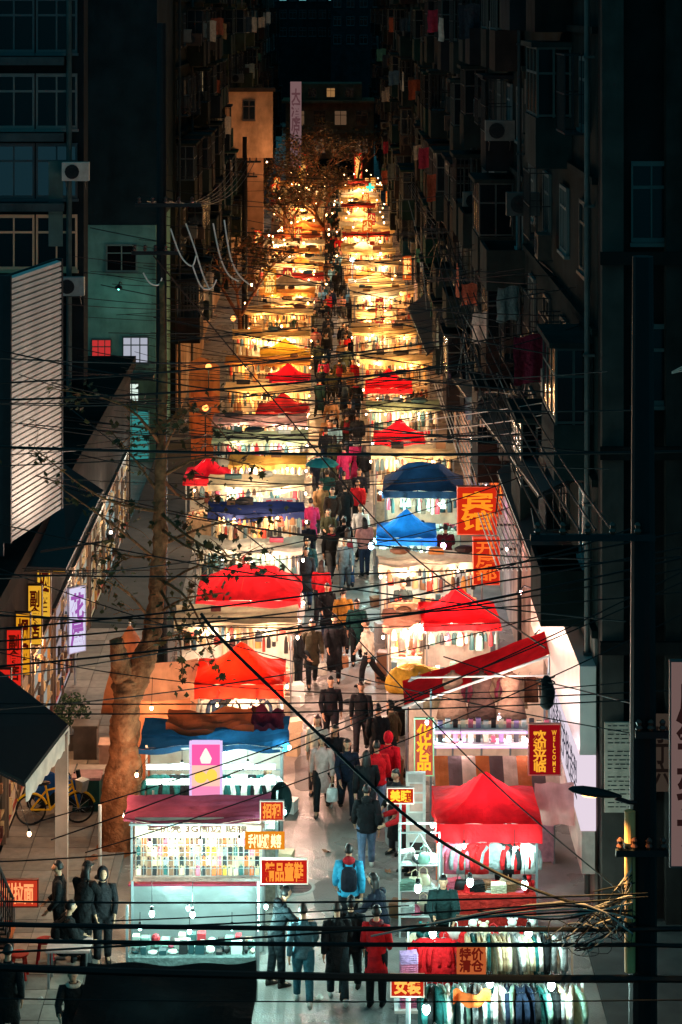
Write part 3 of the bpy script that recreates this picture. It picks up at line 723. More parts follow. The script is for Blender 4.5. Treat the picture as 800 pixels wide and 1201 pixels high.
def make_pose(pose):
    P = pose_joints(pose)
    V, E_, Rr = [], [], []
    def v(p, r, parent=None):
        V.append(tuple(p)); Rr.append(r)
        if parent is not None: E_.append((parent, len(V)-1))
        return len(V)-1
    pel = v(P['pel'], .125); wa = v(P['waist'], .115, pel); ch = v(P['chest'], .13, wa); nk = v(P['neck'], .055, ch)
    hd = v(P['neck'].lerp(P['head'], .6), .055, nk); v(P['head'] + Vector((0, 0, .03)), .07, hd)
    for k, s in (('l', -1), ('r', 1)):
        a = v(P['sh'+k], .06, ch); b = v(P['el'+k], .043, a); c = v(P['wr'+k], .03, b)
        dr = (P['hand'+k] - P['wr'+k]).normalized(); sd = Vector((s, 0, 0)); pn = Vector((0, -1, 0)) if abs(dr.y) < .8 else Vector((0, 0, 1))
        pm = v(P['hand'+k], .03, c)
        for j, l in enumerate((.062, .075, .07, .05)):       # four fingers of unequal length, bent at the knuckle
            o = pn * (.027 - .018*j)
            f1 = v(P['hand'+k] + dr*.045 + o*1.1, .0095, pm); f2 = v(P['hand'+k] + dr*(.045 + l*.55) + o*1.15 - sd*.006, .009, f1)
            v(P['hand'+k] + dr*(.045 + l*.95) + o*1.15 - sd*.024, .008, f2)
        t1 = v(P['wr'+k] + dr*.035 + pn*.034, .011, c); v(P['wr'+k] + dr*.075 + pn*.052 - sd*.008, .0095, t1)
        h = v(P['hip'+k], .095, pel); n_ = v(P['knee'+k], .06, h); an = v(P['ankle'+k], .042, n_)
        v(P['ankle'+k] + Vector((0, -.13, -.05)), .032, an)
    body = skin_body(V, E_, Rr)
    # head, eyes, mouth joined into the same figure
    c = P['head'] + Vector((0, -.01, .045))
    hm = MB(); hm.sphere(c, .076, .094, .118, 16, 12, head_shape(c)); hm.k = 1
    for sx in (-.03, .03): hm.sphere(c + Vector((sx, -.084, .0)), .01, .006, .006, 8, 5)
    hm.box(c.x-.022, c.x+.022, c.y-.092, c.y-.08, c.z-.062, c.z-.054)
    for sx in (-.03, .03): hm.box(c.x+sx-.018, c.x+sx+.018, c.y-.091, c.y-.078, c.z+.022, c.z+.026)
    bm = bmesh.new(); bm.from_mesh(body); bpy.data.meshes.remove(body)
    hme = hm.mesh('head_source', [SKIN, EYE], True); bm.from_mesh(hme)
    me = bpy.data.meshes.new('body'); bm.to_mesh(me); bm.free(); bpy.data.meshes.remove(hme)
    me.materials.append(SKIN); me.materials.append(EYE)
    me.polygons.foreach_set('use_smooth', [True]*len(me.polygons))
    D = {'P': P, 'body': me, 'c': c}
    # trousers
    tr = MB()
    for k, s in (('l', -1), ('r', 1)):
        hp, kn, an = P['hip'+k], P['knee'+k], P['ankle'+k]
        tr.tube([hp + Vector((0, 0, .06)), hp.lerp(kn, .35), hp.lerp(kn, .85), kn.lerp(an, .15), kn.lerp(an, .6), kn.lerp(an, .93)], [.118, .112, .083, .08, .073, .068], 10)
    tr.loft([(P['pel'].z-.1, .15, .11, 0, 0), (P['pel'].z, .178, .128, 0, 0), (P['pel'].z+.1, .165, .12, 0, P['waist'].y*.5)], 12)
    D['trousers'] = tr.mesh('trousers', CLOTH, True)
    for k in 'lr':
        sh = MB(); a = P['ankle'+k]; lift = (P['knee'+k] - a)
        M = Matrix.Translation(a) @ Matrix.Rotation(max(-.9, min(.3, -(P['ankle'+k].y - P['knee'+k].y)*1.2 if a.z > .12 else 0)), 4, 'X')
        rg = []
        for y, w, zt in ((.075, .03, .0), (.06, .04, .03), (0, .045, .035), (-.08, .047, -.015), (-.15, .045, -.035), (-.185, .03, -.05), (-.195, .012, -.062)):
            rg.append([M @ Vector((w*math.cos(t_), y, (zt if math.sin(t_) > 0 else -.083) * abs(math.sin(t_))**.5 if abs(math.sin(t_)) > 1e-6 else -.06)) for t_ in [2*PI*q/10 for q in range(10)]])
        sh.rings(rg)
        D['shoe'+k] = sh.mesh('shoe', CLOTH, True)
    def torso(hem, flare, puff, ridges=0):
        w, chst, nk_ = P['waist'], P['chest'], P['neck']
        m = MB(); pz = P['pel'].z
        sp = [(pz + hem, .178*flare + puff, .135*flare + puff, 0, 0)]
        if hem < -.25: sp.append((pz + hem*.5, .172*(1+(flare-1)*.5) + puff, .14 + puff, 0, 0))
        sp += [(pz - .02, .178 + puff, .14 + puff, 0, 0), (w.z, .165 + puff, .13 + puff, 0, w.y), (chst.z - .06, .185 + puff, .14 + puff, 0, chst.y), (chst.z + .06, .195 + puff, .135 + puff, 0, chst.y),
               (chst.z + .125, .165 + puff*.6, .105 + puff*.5, 0, chst.y*.6 + nk_.y*.4), (nk_.z - .02, .085, .085, 0, nk_.y), (nk_.z + .035, .075, .08, 0, nk_.y - .005), (nk_.z+.03, .055, .06, 0, nk_.y-.005)]
        if ridges:
            s2 = []
            for i in range(len(sp)-1):
                s2.append(sp[i])
                if i < len(sp)-4:
                    q = [(a_+b_)/2 for a_, b_ in zip(sp[i], sp[i+1])]; q[1] += .022; q[2] += .022; s2.append(tuple(q))
            sp = s2 + [sp[-1]]
        m.loft(sp, 14)
        m.v = [(x + .012*noise.noise(Vector((x*14, y_*14, z*9))), y_ + .016*noise.noise(Vector((x*11, y_*13, z*10+5))), z) for x, y_, z in m.v]
        for k in 'lr':
            s_, e_, w_ = P['sh'+k], P['el'+k], P['wr'+k]
            pts = [s_.lerp(P['chest'], .35) + Vector((0, 0, .03)), s_ + Vector((0, 0, .005)), s_.lerp(e_, .45), e_, e_.lerp(w_, .5), e_.lerp(w_, .98)]
            m.tube(pts, [.07+puff, .078+puff, .07+puff, .062+puff, .056+puff*.8, .05+puff*.6], 10)
        return m
    D['jacket'] = torso(-.08, 1.0, .0).mesh('jacket', CLOTH, True)
    D['puffer'] = torso(-.1, 1.03, .022, 1).mesh('puffer_jacket', CLOTH, True)
    D['coat'] = torso(-.42 if pose != 'sit' else -.1, 1.22, .008).mesh('coat', CLOTH, True)
    D['long'] = torso(-.62 if pose != 'sit' else -.1, 1.3, .008).mesh('long_coat', CLOTH, True)
    # hair
    def hair(kind):
        m = MB(); cc = c + Vector((0, .008, .012))
        def keep(p):
            q = p - cc
            f = 1.0
            if q.y < -.035 and q.z < .05: q *= .78           # drawn back from the face
            if q.z < -.04: q *= .8 if kind == 'short' else 1
            return cc + q*f
        m.sphere(cc, .086, .106, .125, 16, 12, keep)
        if kind == 'long':
            rg = []
            for z, w, d, yo in ((.05, .088, .085, .03), (-.05, .088, .07, .05), (-.16, .1, .06, .065), (-.27, .095, .045, .075), (-.32, .06, .03, .075)):
                rg.append([(cc.x + w*math.cos(2*PI*q/12), cc.y + yo + d*math.sin(2*PI*q/12)*(.55 if math.sin(2*PI*q/12) < 0 else 1), cc.z + z) for q in range(12)])
            m.rings(rg)
        if kind == 'bun': m.sphere(cc + Vector((0, .1, .06)), .05, .05, .05, 10, 7)
        m.v = [tuple(Vector(p) + (Vector(p)-cc).normalized()*(.014*noise.noise(Vector(p)*38) + .006*noise.noise(Vector(p)*90))) for p in m.v]
        return m.mesh('hair', HAIR, True)
    for k in ('short', 'long', 'bun'): D['hair_'+k] = hair(k)
    cap = MB().sphere(c + Vector((0, .005, .05)), .09, .11, .09, 14, 8, lambda p: Vector((p.x, p.y, max(p.z, c.z+.035))))
    cap.box(c.x-.07, c.x+.07, c.y-.19, c.y-.08, c.z+.036, c.z+.05)
    D['cap'] = cap.mesh('cap', CLOTH, True)
    hood = MB(); nk_ = P['neck']
    hood.sphere(nk_ + Vector((0, .09, .03)), .12, .075, .085, 12, 8)
    D['hood'] = hood.mesh('hood', CLOTH, True)
    hu = MB().sphere(c + Vector((0, .02, .005)), .11, .125, .15, 14, 10, lambda p: p if (p-c).y > -.045 else Vector((p.x*1.0, c.y - .05, p.z)))
    D['hood_up'] = hu.mesh('hood', CLOTH, True)
    bp = MB(); cz = P['chest']
    bp.loft([(cz.z-.34, .12, .06, 0, cz.y+.2), (cz.z-.3, .155, .085, 0, cz.y+.2), (cz.z-.1, .16, .1, 0, cz.y+.2), (cz.z+.06, .14, .08, 0, cz.y+.19), (cz.z+.11, .08, .04, 0, cz.y+.17)], 12)
    D['backpack'] = bp.mesh('backpack', CLOTH, True)
    st = MB()
    for s_ in (-1, 1): st.tube([(s_*.1, cz.y+.14, cz.z+.1), (s_*.11, cz.y+.02, cz.z+.17), (s_*.12, cz.y-.14, cz.z+.06), (s_*.14, cz.y-.12, cz.z-.15), (s_*.15, cz.y+.1, cz.z-.28)], .02, 6)
    D['straps'] = st.mesh('straps', CLOTH, True)
    sc_ = MB(); sc_.tube([(nk_.x + .1*math.cos(a_), nk_.y - .005 + .1*math.sin(a_), nk_.z + .0) for a_ in [2*PI*q/12 for q in range(13)]], .035, 7, False)
    D['scarf'] = sc_.mesh('scarf', CLOTH, True)
    return D
POSES = {p: make_pose(p) for p in ('walk', 'stride', 'stand', 'browse', 'carry', 'sit')}
PEOPLE = []
def person(label, x, y, face, pose='walk', wear='jacket', c='1c2126', tr='1a1d24', hair='short', hc='120e0c', scale=1.0, extra=(), z=0, group=None, cat='person'):
    D = POSES[pose]
    t = thing('person', label, cat, (x, y, z), face, group, scale)
    obj('body', D['body'], t)
    obj('trousers', D['trousers'], t, tr); shc = R.choice(['141414', '2a2420', 'c8c4bc', '1a1a1e']); obj('shoe', D['shoel'], t, shc); obj('shoe', D['shoer'], t, shc)
    obj({'jacket': 'jacket', 'puffer': 'puffer_jacket', 'coat': 'coat', 'long': 'long_coat'}[wear], D[wear], t, c)
    if hair: obj('hair', D['hair_'+hair], t, hc)
    for e, ec in extra:
        if e == 'backpack': b = obj('backpack', D['backpack'], t, ec); obj('strap', D['straps'], b, ec)
        else: obj({'hood_up': 'hood'}.get(e, e), D[e], t, ec)
    PEOPLE.append((x, y))
    return t
def bag_mesh():
    def mk():
        m = MB(); m.loft([(-.42, .11, .05, 0, 0), (-.4, .14, .075, 0, 0), (-.2, .13, .07, 0, 0), (-.12, .11, .04, 0, 0)], 12)
        h = MB()
        for y in (-.03, .03): h.tube([(-.07, y, -.13), (-.04, y*.5, -.02), (.04, y*.5, -.02), (.07, y, -.13)], .007, 5)
        return m.mesh('shopping_bag', CLOTH, True), h.mesh('bag_handle', CLOTH)
    return cached('sbag', mk)
def held_bag(label, x, y, face, pose, side, color, scale=1.0):
    P = POSES[pose]['P']; p = P['hand'+side]
    c_, s_ = math.cos(face), math.sin(face)
    w = Vector((x + (p.x*c_ - p.y*s_)*scale, y + (p.x*s_ + p.y*c_)*scale, p.z*scale - .06))
    b, h = bag_mesh(); t = thing('shopping_bag', label, 'bag', w, face + .3)
    obj('pouch', b, t, color); obj('handle', h, t, color)

BK, NV, CH = '14171a', '161d2a', '2a2c30'
away, toward = PI, 0.0
person('person in bright blue jacket with red hood and navy backpack walking off', .35, 43.0, away, 'walk', 'puffer', '2f93b8', '15171c', extra=(('hood', '9c1c24'), ('backpack', '161a26')))
person('bare-headed person in black coat, one of two walking close together', .12, 40.2, away+.1, 'stride', 'coat', BK, '1b2a30', hc='2c201a')
person('person in black puffer with bun, arm in arm with the other', .36, 40.5, away-.15, 'walk', 'puffer', '15191c', '14181c', 'bun')
person('person with cropped hair in grey-blue jacket and jeans strolling off', -.5, 40.1, away+.05, 'stride', 'jacket', '4a6a74', '2b5a66', hc='2a221c')
person('person in dark hooded jacket leaning over the shoe stall', -1.0, 40.8, PI/2+.5, 'browse', 'jacket', '111c20', '101a1e', extra=(('hood', '14181c'),))
person('person in navy jacket stooping towards the white rack', .95, 41.4, -PI/2-.6, 'browse', 'jacket', '131a28', BK, 'long')
person('person in short scarlet coat and black trousers facing the rack', .82, 40.0, away-.3, 'stand', 'coat', 'c41820', '101214', extra=(('scarf', '5a1a20'),))
person('person in black hooded jacket and pale jeans before the yellow-lettered sign', .75, 46.3, away, 'walk', 'puffer', '101317', '5a6c86', extra=(('hood', '17191c'),))
person('person in long black coat reading the goods by the white rack', 1.4, 47.2, -PI/2+.7, 'stand', 'long', '17171a', '22222a', 'short')
person('person in blush pink double-breasted coat carrying a white bag', -.19, 49.6, toward-.1, 'walk', 'coat', 'c9a49c', '17191c', 'long', '3a1c14')
held_bag('white plastic bag held by the person in the blush coat', -.19, 49.6, toward-.1, 'walk', 'r', 'e6e2de')
person('person in navy jacket with fringe walking beside the blush coat', .36, 49.3, toward+.1, 'stride', 'jacket', '141c2c', '161c26', 'long')
person('person in black parka with long hair behind the navy jacket', .1, 50.3, toward, 'walk', 'puffer', '14161a', '1a1a1e', 'long')
person('person in cream jacket with auburn hair behind the blush coat', -.3, 51.0, toward-.15, 'walk', 'jacket', 'd8cbbb', '3a2c2c', 'long', '4a1f18')
person('person with waist-long black hair and black coat walking off', .78, 48.4, away, 'stride', 'long', '0f1114', '14161a', 'long')
person('person in glossy scarlet puffer jacket and pale jeans', 1.02, 49.0, away+.2, 'stand', 'puffer', 'd4141f', '8a9cb8', 'short')
person('person in scarlet hooded puffer beside the other scarlet one', 1.28, 49.7, away-.3, 'walk', 'puffer', 'c81024', '1d2230', None, extra=(('hood_up', 'c81024'),))
person('person in zipped black jacket, hands in pockets, walking this way', .0, 53.9, toward, 'stride', 'jacket', '12151a', '181b22', 'short')
person('person in black jacket and grey trousers walking this way beside another', .74, 53.5, toward-.1, 'walk', 'jacket', '15171b', '24262c', 'short', '2a1c14')
person('person in black coat seen from behind near the cosmetics sign', 1.1, 51.6, away, 'stand', 'coat', '101215', '16181c')
person('person in olive jacket turning to the cosmetics sign', 1.45, 52.0, -PI/2-.4, 'walk', 'jacket', '4a4230', '1c1c1e')
person('person in brown parka with pale bag by the red tent', -.5, 58.9, toward+.1, 'walk', 'coat', '3c3526', '16181c', 'bun')
held_bag('cream cloth bag held by the person in the brown parka', -.5, 58.9, toward+.1, 'walk', 'r', 'd9d2c4')
person('person in long black coat with a paper bag, striding this way', .1, 59.4, toward, 'stride', 'long', '101216', '121418')
held_bag('tan paper bag held by the person in the long black coat', .1, 59.4, toward, 'stride', 'r', 'c08a64')
person('person in cream padded jacket and black trousers in profile', 1.0, 58.9, -PI/2, 'stride', 'puffer', 'd4c4b0', '14161a', 'short', '3a2418')
person('person in ankle-long black coat standing by the yellow heap', 1.75, 58.4, away-.3, 'stand', 'long', '0f1113', '0f1113', 'short')
person('person in black jacket at the corner of the wide red tent', -.85, 58.2, PI/2, 'stand', 'jacket', '15181c', '15181c', 'long')
person('person in deep teal coat walking this way in the crowd', .72, 61.0, toward, 'walk', 'coat', '17423f', '14181a', 'short')
person('person in mustard parka walking off in the crowd', .35, 62.0, away, 'stride', 'coat', '8a6022', '17191c', 'short')
# three at the tables on the paved walk
person('person in dark jacket with swept hair standing by the red lettered board', -5.12, 41.8, -PI/2, 'stand', 'jacket', '0e1114', '101215', 'short', z=.12)
person('person in black coat and cap seen from behind at the table', -4.68, 41.6, away-.5, 'browse', 'coat', '0b0d0f', '0e1012', 'long', extra=(('cap', '141618'),), z=.12)
person('person with hood up and pale face beside the purple-roofed stall', -4.3, 41.8, toward+.3, 'stand', 'jacket', '17181b', '1a1b1e', None, extra=(('hood_up', '15161a'),))
person('hunched seated person in black with a bulky pack at the low table', -4.95, 41.1, PI/2+.3, 'sit', 'puffer', '0f1214', '101316', 'short', extra=(('backpack', '0e1113'),), z=.0)
person('person in dark coat walking under the iron stair', -5.6, 38.4, away, 'walk', 'coat', '10181a', '101416', 'short')
person('person in dark jacket with pale scarf near the black-roofed stall', -4.35, 37.6, toward, 'browse', 'jacket', '151a1c', '15181a', 'short', '4a3222', extra=(('scarf', 'cdb9a4'),))
# vendors
person('stallholder in black behind the goods under the scarlet tent', 3.45, 44.3, toward+.4, 'browse', 'jacket', '15181c', '15181c')
person('person in crimson jacket bending at the scarlet tent', 1.62, 46.1, -PI/2, 'browse', 'jacket', 'b0161c', '2a1414', 'bun')
person('stallholder in dark green at the rack of white shirts', 2.1, 41.6, toward, 'browse', 'puffer', '122a2a', '101416', 'short')
person('stallholder in grey coat among the cartons of the cream stall', 2.05, 63.0, toward, 'browse', 'coat', '3a4644', '1a1c1e')
person('person in black behind the round mirror at the clothes stall', -1.35, 47.4, toward, 'stand', 'coat', '101a1a', '101416', 'long')

COATS = [('black', '101216'), ('deep navy', '121824'), ('black', '15181b'), ('dark teal', '16363a'), ('charcoal', '222428'), ('black', '111317'), ('navy', '141c2c'), ('charcoal', '2a2c30'), ('teal', '1d4a4a'), ('white', 'd8d4cc'), ('blush', 'c08a86'), ('scarlet', 'b01822'), ('olive', '40402c'), ('camel', '8a6440'), ('sky blue', '6a94a8'), ('black', '0f1114'), ('grey', '5a6064'), ('magenta', 'b02858'), ('dark brown', '2c1f1a')]
TRS = [('black', '121418'), ('blue', '24344c'), ('grey', '44484c'), ('dark', '1a1c20')]
seen_lab = set()
n = 0; tries = 0
while n < 92 and tries < 5000:
    tries += 1
    y = 62.5 + (R.random()**1.25) * 82
    w0, w1 = (-.75, 1.25) if y < 100 else (-.95, 1.2)
    x = R.uniform(w0, w1)
    if any((x-a)**2 + ((y-b)*.8)**2 < .34 for a, b in PEOPLE): continue
    cn, cc = R.choice(COATS); tn, tc = R.choice(TRS)
    wear = R.choice(['jacket', 'puffer', 'coat', 'coat', 'long']); hr = R.choice(['short', 'long', 'short', 'bun'])
    f = R.choice([0, 0, PI, PI]) + R.uniform(-.35, .35)
    ex = []
    wn = {'jacket': 'jacket', 'puffer': 'padded jacket', 'coat': 'coat', 'long': 'long coat'}[wear]
    hn = {'short': 'short-haired', 'long': 'long-haired', 'bun': 'hair up'}[hr]
    if R.random() < .18: ex.append(('backpack', R.choice(['181a20', '7a2028', '2c3c4c']))); hn = 'with backpack'
    if R.random() < .15: ex.append(('scarf', R.choice(['a02030', 'd0c8b8', '305a60'])))
    zone = 'between the blue tents' if y < 76 else 'between the scarlet tents' if y < 95 else 'beyond the scarlet tents' if y < 118 else 'deep in the far crowd'
    lab = 'person in %s %s and %s trousers, %s, %s' % (cn, wn, tn, hn, zone)
    grp = None
    if y > 108:
        lab = 'person in %s %s %s' % (cn, wn, zone); grp = 'crowd far up the market street'
    if lab in seen_lab and not grp: continue
    seen_lab.add(lab)
    person(lab, x, y, f, R.choice(['walk', 'stride', 'stand', 'walk', 'carry']), wear, cc, tc, hr, R.choice(['120e0c', '1c1410', '2c1c14']), R.uniform(.93, 1.05), tuple(ex), group=grp)
    n += 1
n = 0
while n < 46:
    y = R.uniform(140, 206); x = R.uniform(-.35, .6)
    if any((x-a)**2 + ((y-b)*.5)**2 < .3 for a, b in PEOPLE): continue
    cn, cc = R.choice(COATS)
    person('person in %s coat walking in the gold-lit end of the street' % cn, x, y, R.choice([0, PI]) + R.uniform(-.3, .3), R.choice(['walk', 'stride']), 'coat', cc, '15171b', 'short', group='walkers at the gold-lit end')
    n += 1
for (x, y, cc, nm) in ((2.3, 69.6, '12161c', 'black'), (2.9, 69.9, '15171c', 'charcoal'), (3.6, 69.4, '5a1420', 'maroon'), (1.75, 69.2, '1c3a4a', 'steel blue')):
    person('shopper in %s padded jacket standing before the navy tent' % nm, x, y, away, 'browse', 'puffer', cc, '14161a')
# umbrella
u = thing('umbrella', 'open turquoise umbrella carried through the crowd', 'umbrella', (-.3, 78, 1.95))
um = MB()
um.rings([[(r*math.cos(2*PI*k/16)*(1-.05*(k % 2)), r*math.sin(2*PI*k/16)*(1-.05*(k % 2)), z) for k in range(16)] for r, z in ((.6, 0), (.5, .1), (.3, .2), (.02, .25))])
obj('canopy', um.mesh('umbrella_canopy', CANOPY), u, '2a98a8'); obj('shaft', MB().tube([(0, 0, -.7), (0, 0, .3)], .012, 6).mesh('umbrella_shaft', STEEL), u)

# ------------------------------------------------------------------ goods
def g_garment(k):
    def mk():
        m = MB(); L_ = (.62, .78, 1.0)[k]; fl = (1.0, 1.05, 1.45)[k]
        sp = [(-L_, .2*fl, .035, 0, 0), (-L_*.55, .19*(1+(fl-1)*.4), .04, 0, 0), (-.2, .19, .045, 0, 0), (-.1, .2, .04, 0, 0), (-.05, .15, .03, 0, 0), (-.02, .06, .028, 0, 0)]
        m.loft(sp, 10)
        for s in (-1, 1): m.tube([(s*.15, 0, -.08), (s*.24, -.01, -.2), (s*.27, -.02, -.38), (s*.26, -.02, -.52)], [.05, .055, .05, .045], 7)
        h = MB().tube([(-.17, 0, -.07), (0, 0, -.01), (.17, 0, -.07)], .008, 5).tube([(0, 0, -.01), (0, 0, .05), (.02, 0, .07), (.03, 0, .05)], .005, 5)
        return m.mesh('garment', CLOTH, True), h.mesh('hanger', STEEL)
    return cached(('garment', k), mk)
def garment(label, loc, rotz, color, k=0, group=None, scale=1):
    g, h = g_garment(k); t = thing('hung_garment', label, 'garment', loc, rotz, group, scale)
    obj('cloth', g, t, color); obj('hanger', h, t)
def g_bag():
    def mk():
        m = MB().loft([(-.2, .13, .05, 0, 0), (-.19, .15, .06, 0, 0), (-.06, .13, .05, 0, 0), (0, .11, .03, 0, 0)], 12)
        h = MB().tube([(-.08, 0, -.01), (-.07, 0, .1), (0, 0, .15), (.07, 0, .1), (.08, 0, -.01)], .01, 6)
        return m.mesh('handbag', GOODS, True), h.mesh('bag_strap', GOODS)
    return cached('handbag', mk)
def handbag(label, loc, rotz, color, group=None, scale=1):
    b, h = g_bag(); t = thing('handbag', label, 'handbag', loc, rotz, group, scale)
    obj('pouch', b, t, color); obj('strap', h, t, color)
def g_shoe():
    def mk():
        m = MB(); rg = []
        for y, w, zt in ((.12, .025, .07), (.1, .036, .1), (.03, .037, .09), (-.04, .042, .06), (-.1, .04, .045), (-.14, .02, .03)):
            rg.append([(w*math.cos(a), y, .03 + (zt-.03)*math.sin(a) if math.sin(a) > 0 else .03 + .02*math.sin(a)) for a in [2*PI*q/10 for q in range(10)]])
        m.rings(rg)
        s = MB().loft([(0, .042, .135, 0, -.01), (.022, .044, .137, 0, -.01)], 12)
        return m.mesh('shoe', GOODS, True), s.mesh('shoe_sole', GOODS)
    return cached('shoe', mk)
def shoe(label, loc, rotz, color, group):
    a, b = g_shoe(); t = thing('shoe', label, 'shoe', loc, rotz, group); obj('upper', a, t, color); obj('sole', b, t, 'e8e4dc')
def g_case():
    def mk():
        m = MB().box(-.04, .04, -.008, .008, -.16, 0); m.box(-.012, .012, -.008, .008, .003, .03)
        c = MB().box(-.03, -.005, -.014, -.0085, -.04, -.01)
        return m.mesh('phone_case', GOODS), c.mesh('camera_hole', BLACK)
    return cached('case', mk)
def g_box():
    def mk():
        m = MB().box(-.5, .5, -.5, .5, 0, .72); l = MB().box(-.52, .52, -.52, .52, .722, 1.0)
        return m.mesh('carton', GOODS), l.mesh('carton_lid', GOODS)
    return cached('carton', mk)
def carton(label, loc, rotz, size, color, lid=None, group=None):
    a, b = g_box(); t = thing('carton', label, 'box', loc, rotz, group)
    obj('base', a, t, color, scale=size); obj('lid', b, t, lid or color, scale=size)
def g_hat():
    return cached('hat', lambda: MB().loft([(0, .16, .16, 0, 0), (.01, .165, .165, 0, 0), (.02, .1, .1, 0, 0), (.09, .09, .095, 0, 0), (.13, .06, .065, 0, 0), (.14, .02, .02, 0, 0)], 12).mesh('hat', CLOTH, True))
def g_plush():
    def mk():
        m = MB().sphere((0, 0, .12), .11, .1, .12, 10, 7).sphere((0, -.02, .28), .085, .08, .08, 10, 7)
        for s in (-1, 1):
            m.sphere((s*.07, 0, .35), .035, .025, .035, 8, 5); m.sphere((s*.11, -.03, .15), .04, .04, .06, 8, 5); m.sphere((s*.07, -.09, .04), .045, .05, .04, 8, 5)
        return m.mesh('plush_toy', CLOTH, True)
    return cached('plush', mk)
def g_fold():
    def mk():
        m = MB()
        for k in range(5):
            m.grid(lambda a, b, k=k: (-.15 + .3*a, -.11 + .22*b, .02 + k*.035 + .012*math.sin(a*5+k) ), 5, 3)
            m.box(-.15, .15, -.11, .11, .003 + k*.035, .015 + k*.035)
        return m.mesh('folded_clothes', CLOTH)
    return cached('fold', mk)
GC = {'white': 'e6e4de', 'cream': 'e8d8b8', 'black': '17191b', 'rose': 'd86a80', 'scarlet': 'c8181c', 'orange': 'd8682c', 'sage': '7fa090', 'navy': '1c2a40', 'brown': '7a5238', 'grey': '8a8c8c', 'mustard': 'c89a30', 'lilac': 'b090c0', 'teal': '1f5a58', 'sand': 'c8ac88'}
def rnd_goods(stallname, x0, x1, y, z, n, kinds, colors, rr, facing=0):
    """a counter of loose goods, each its own thing"""
    for k in range(n):
        x = x0 + (x1-x0)*(k+.5)/n; c = rr.choice(colors); kd = rr.choice(kinds); yy = y + rr.uniform(-.12, .12)
        grp = kd + ' on the counter of ' + stallname
        if kd == 'bag': handbag('%s handbag set out on %s' % (c, stallname), (x, yy, z+.2), rr.uniform(-.5, .5), GC[c], grp)
        elif kd == 'shoe': shoe('%s shoe set out on %s' % (c, stallname), (x, yy, z), rr.uniform(-.4, .4), GC[c], grp)
        elif kd == 'hat': tag(obj('hat', g_hat(), None, GC[c], (x, yy, z), rr.uniform(0, 3)), '%s hat set out on %s' % (c, stallname), 'hat', grp)
        elif kd == 'plush': tag(obj('plush_toy', g_plush(), None, GC[c], (x, yy, z), rr.uniform(-.6, .6)), '%s plush toy sitting on %s' % (c, stallname), 'toy', grp)
        elif kd == 'fold': tag(obj('folded_garment_pile', g_fold(), None, GC[c], (x, yy, z), rr.uniform(-.2, .2)), 'pile of folded %s clothes on %s' % (c, stallname), 'clothes', grp)
        elif kd == 'box': carton('%s carton on %s' % (c, stallname), (x, yy, z), rr.uniform(-.2, .2), (.26, .2, .16), GC[c], None, grp)
def garment_rail(stallname, x0, x1, y, z, n, colors, rr, kinds=(0, 1), edge=True):
    for k in range(n):
        x = x0 + (x1-x0)*(k+.5)/n; c = rr.choice(colors)
        garment('%s garment hanging from %s' % (c, stallname), (x, y, z - .07), (PI/2 + rr.uniform(-.5, .5)) if edge else rr.uniform(-.15, .15), GC[c], rr.choice(kinds), 'garments hanging from ' + stallname)

# ------------------------------------------------------------------ stalls
def tent_mesh(w, d, h, flat, seed):
    def mk():
        rr = random.Random(seed); ph = rr.uniform(0, 6)
        def f(a, b):
            s, t = a*2-1, b*2-1; m = max(abs(s), abs(t))
            q = 1 - m
            z = h*(q**1.22) if not flat else h*min(1, q/.55)**1.1
            sag = -.07*math.sin(PI*min(1, q*1.1))*(1 - abs(abs(s)-abs(t)))
            return (s*w/2*(1+.015*math.sin(t*4+ph)), t*d/2, z + sag*1.5 + .02*noise.noise(Vector((s*3+ph, t*3, ph))) + .014*math.sin(s*9+ph+t*5))
        return MB().grid(f, 20, 20).mesh('tent_canopy', CANOPY, False)
    return cached(('tent', w, d, h, flat, seed), mk)
def valance_mesh(w, d, hh, seed):
    def mk():
        ph = seed*1.7; m = MB(); per = [(-w/2, -d/2), (w/2, -d/2), (w/2, d/2), (-w/2, d/2), (-w/2, -d/2)]
        for i in range(4):
            (xa, ya), (xb, yb) = per[i], per[i+1]; nx, ny_ = (yb-ya), -(xb-xa); l = math.hypot(nx, ny_); nx /= l; ny_ /= l
            def f(a, b, xa=xa, ya=ya, xb=xb, yb=yb, nx=nx, ny_=ny_):
                wv = .025*math.sin(a*17+ph)*b + .02*math.sin(a*9+ph*2)*b
                return (xa+(xb-xa)*a + nx*wv, ya+(yb-ya)*a + ny_*wv, -hh*b*(1-.06*abs(math.sin(a*6*PI))) )
            m.grid(f, 24, 3)
        return m.mesh('tent_valance', CANOPY)
    return cached(('val', w, d, hh, seed), mk)
def tarp_mesh(w, d, drop, seed, wr=1.0):
    def mk():
        rr = random.Random(seed); p = [rr.uniform(0, 6) for _ in range(5)]
        def f(a, b):
            x, y = (a-.5)*w, (b-.5)*d
            z = .16*b - .05*math.sin(PI*a) + wr*(.02*math.sin(a*15+p[0]+b*3) + .015*math.sin(b*12+p[1]+a*5) + .02*math.sin(a*6+b*9+p[2]))
            return (x + .02*math.sin(b*9+p[3]), y + .03*math.sin(a*10+p[4]), z)
        m = MB().grid(f, 18, 8)
        def g(a, b):
            q = f(a, 0); return (q[0], q[1] - .01 + .02*math.sin(a*21)*b, q[2] - drop*b*(1 + .12*math.sin(a*19+p[1])))
        m.grid(g, 24, 3)
        return m.mesh('tarp_roof', CANOPY)
    return cached(('tarp', w, d, drop, seed, wr), mk)
WARM, GOLD, CREAM, COOL = (1, .6, .32), (1, .48, .15), (1, .74, .54), (.55, 1, .93)
POST = lambda: cached('post', lambda: MB().box(-.022, .022, -.022, .022, 0, 1).mesh('stall_post', STEEL))
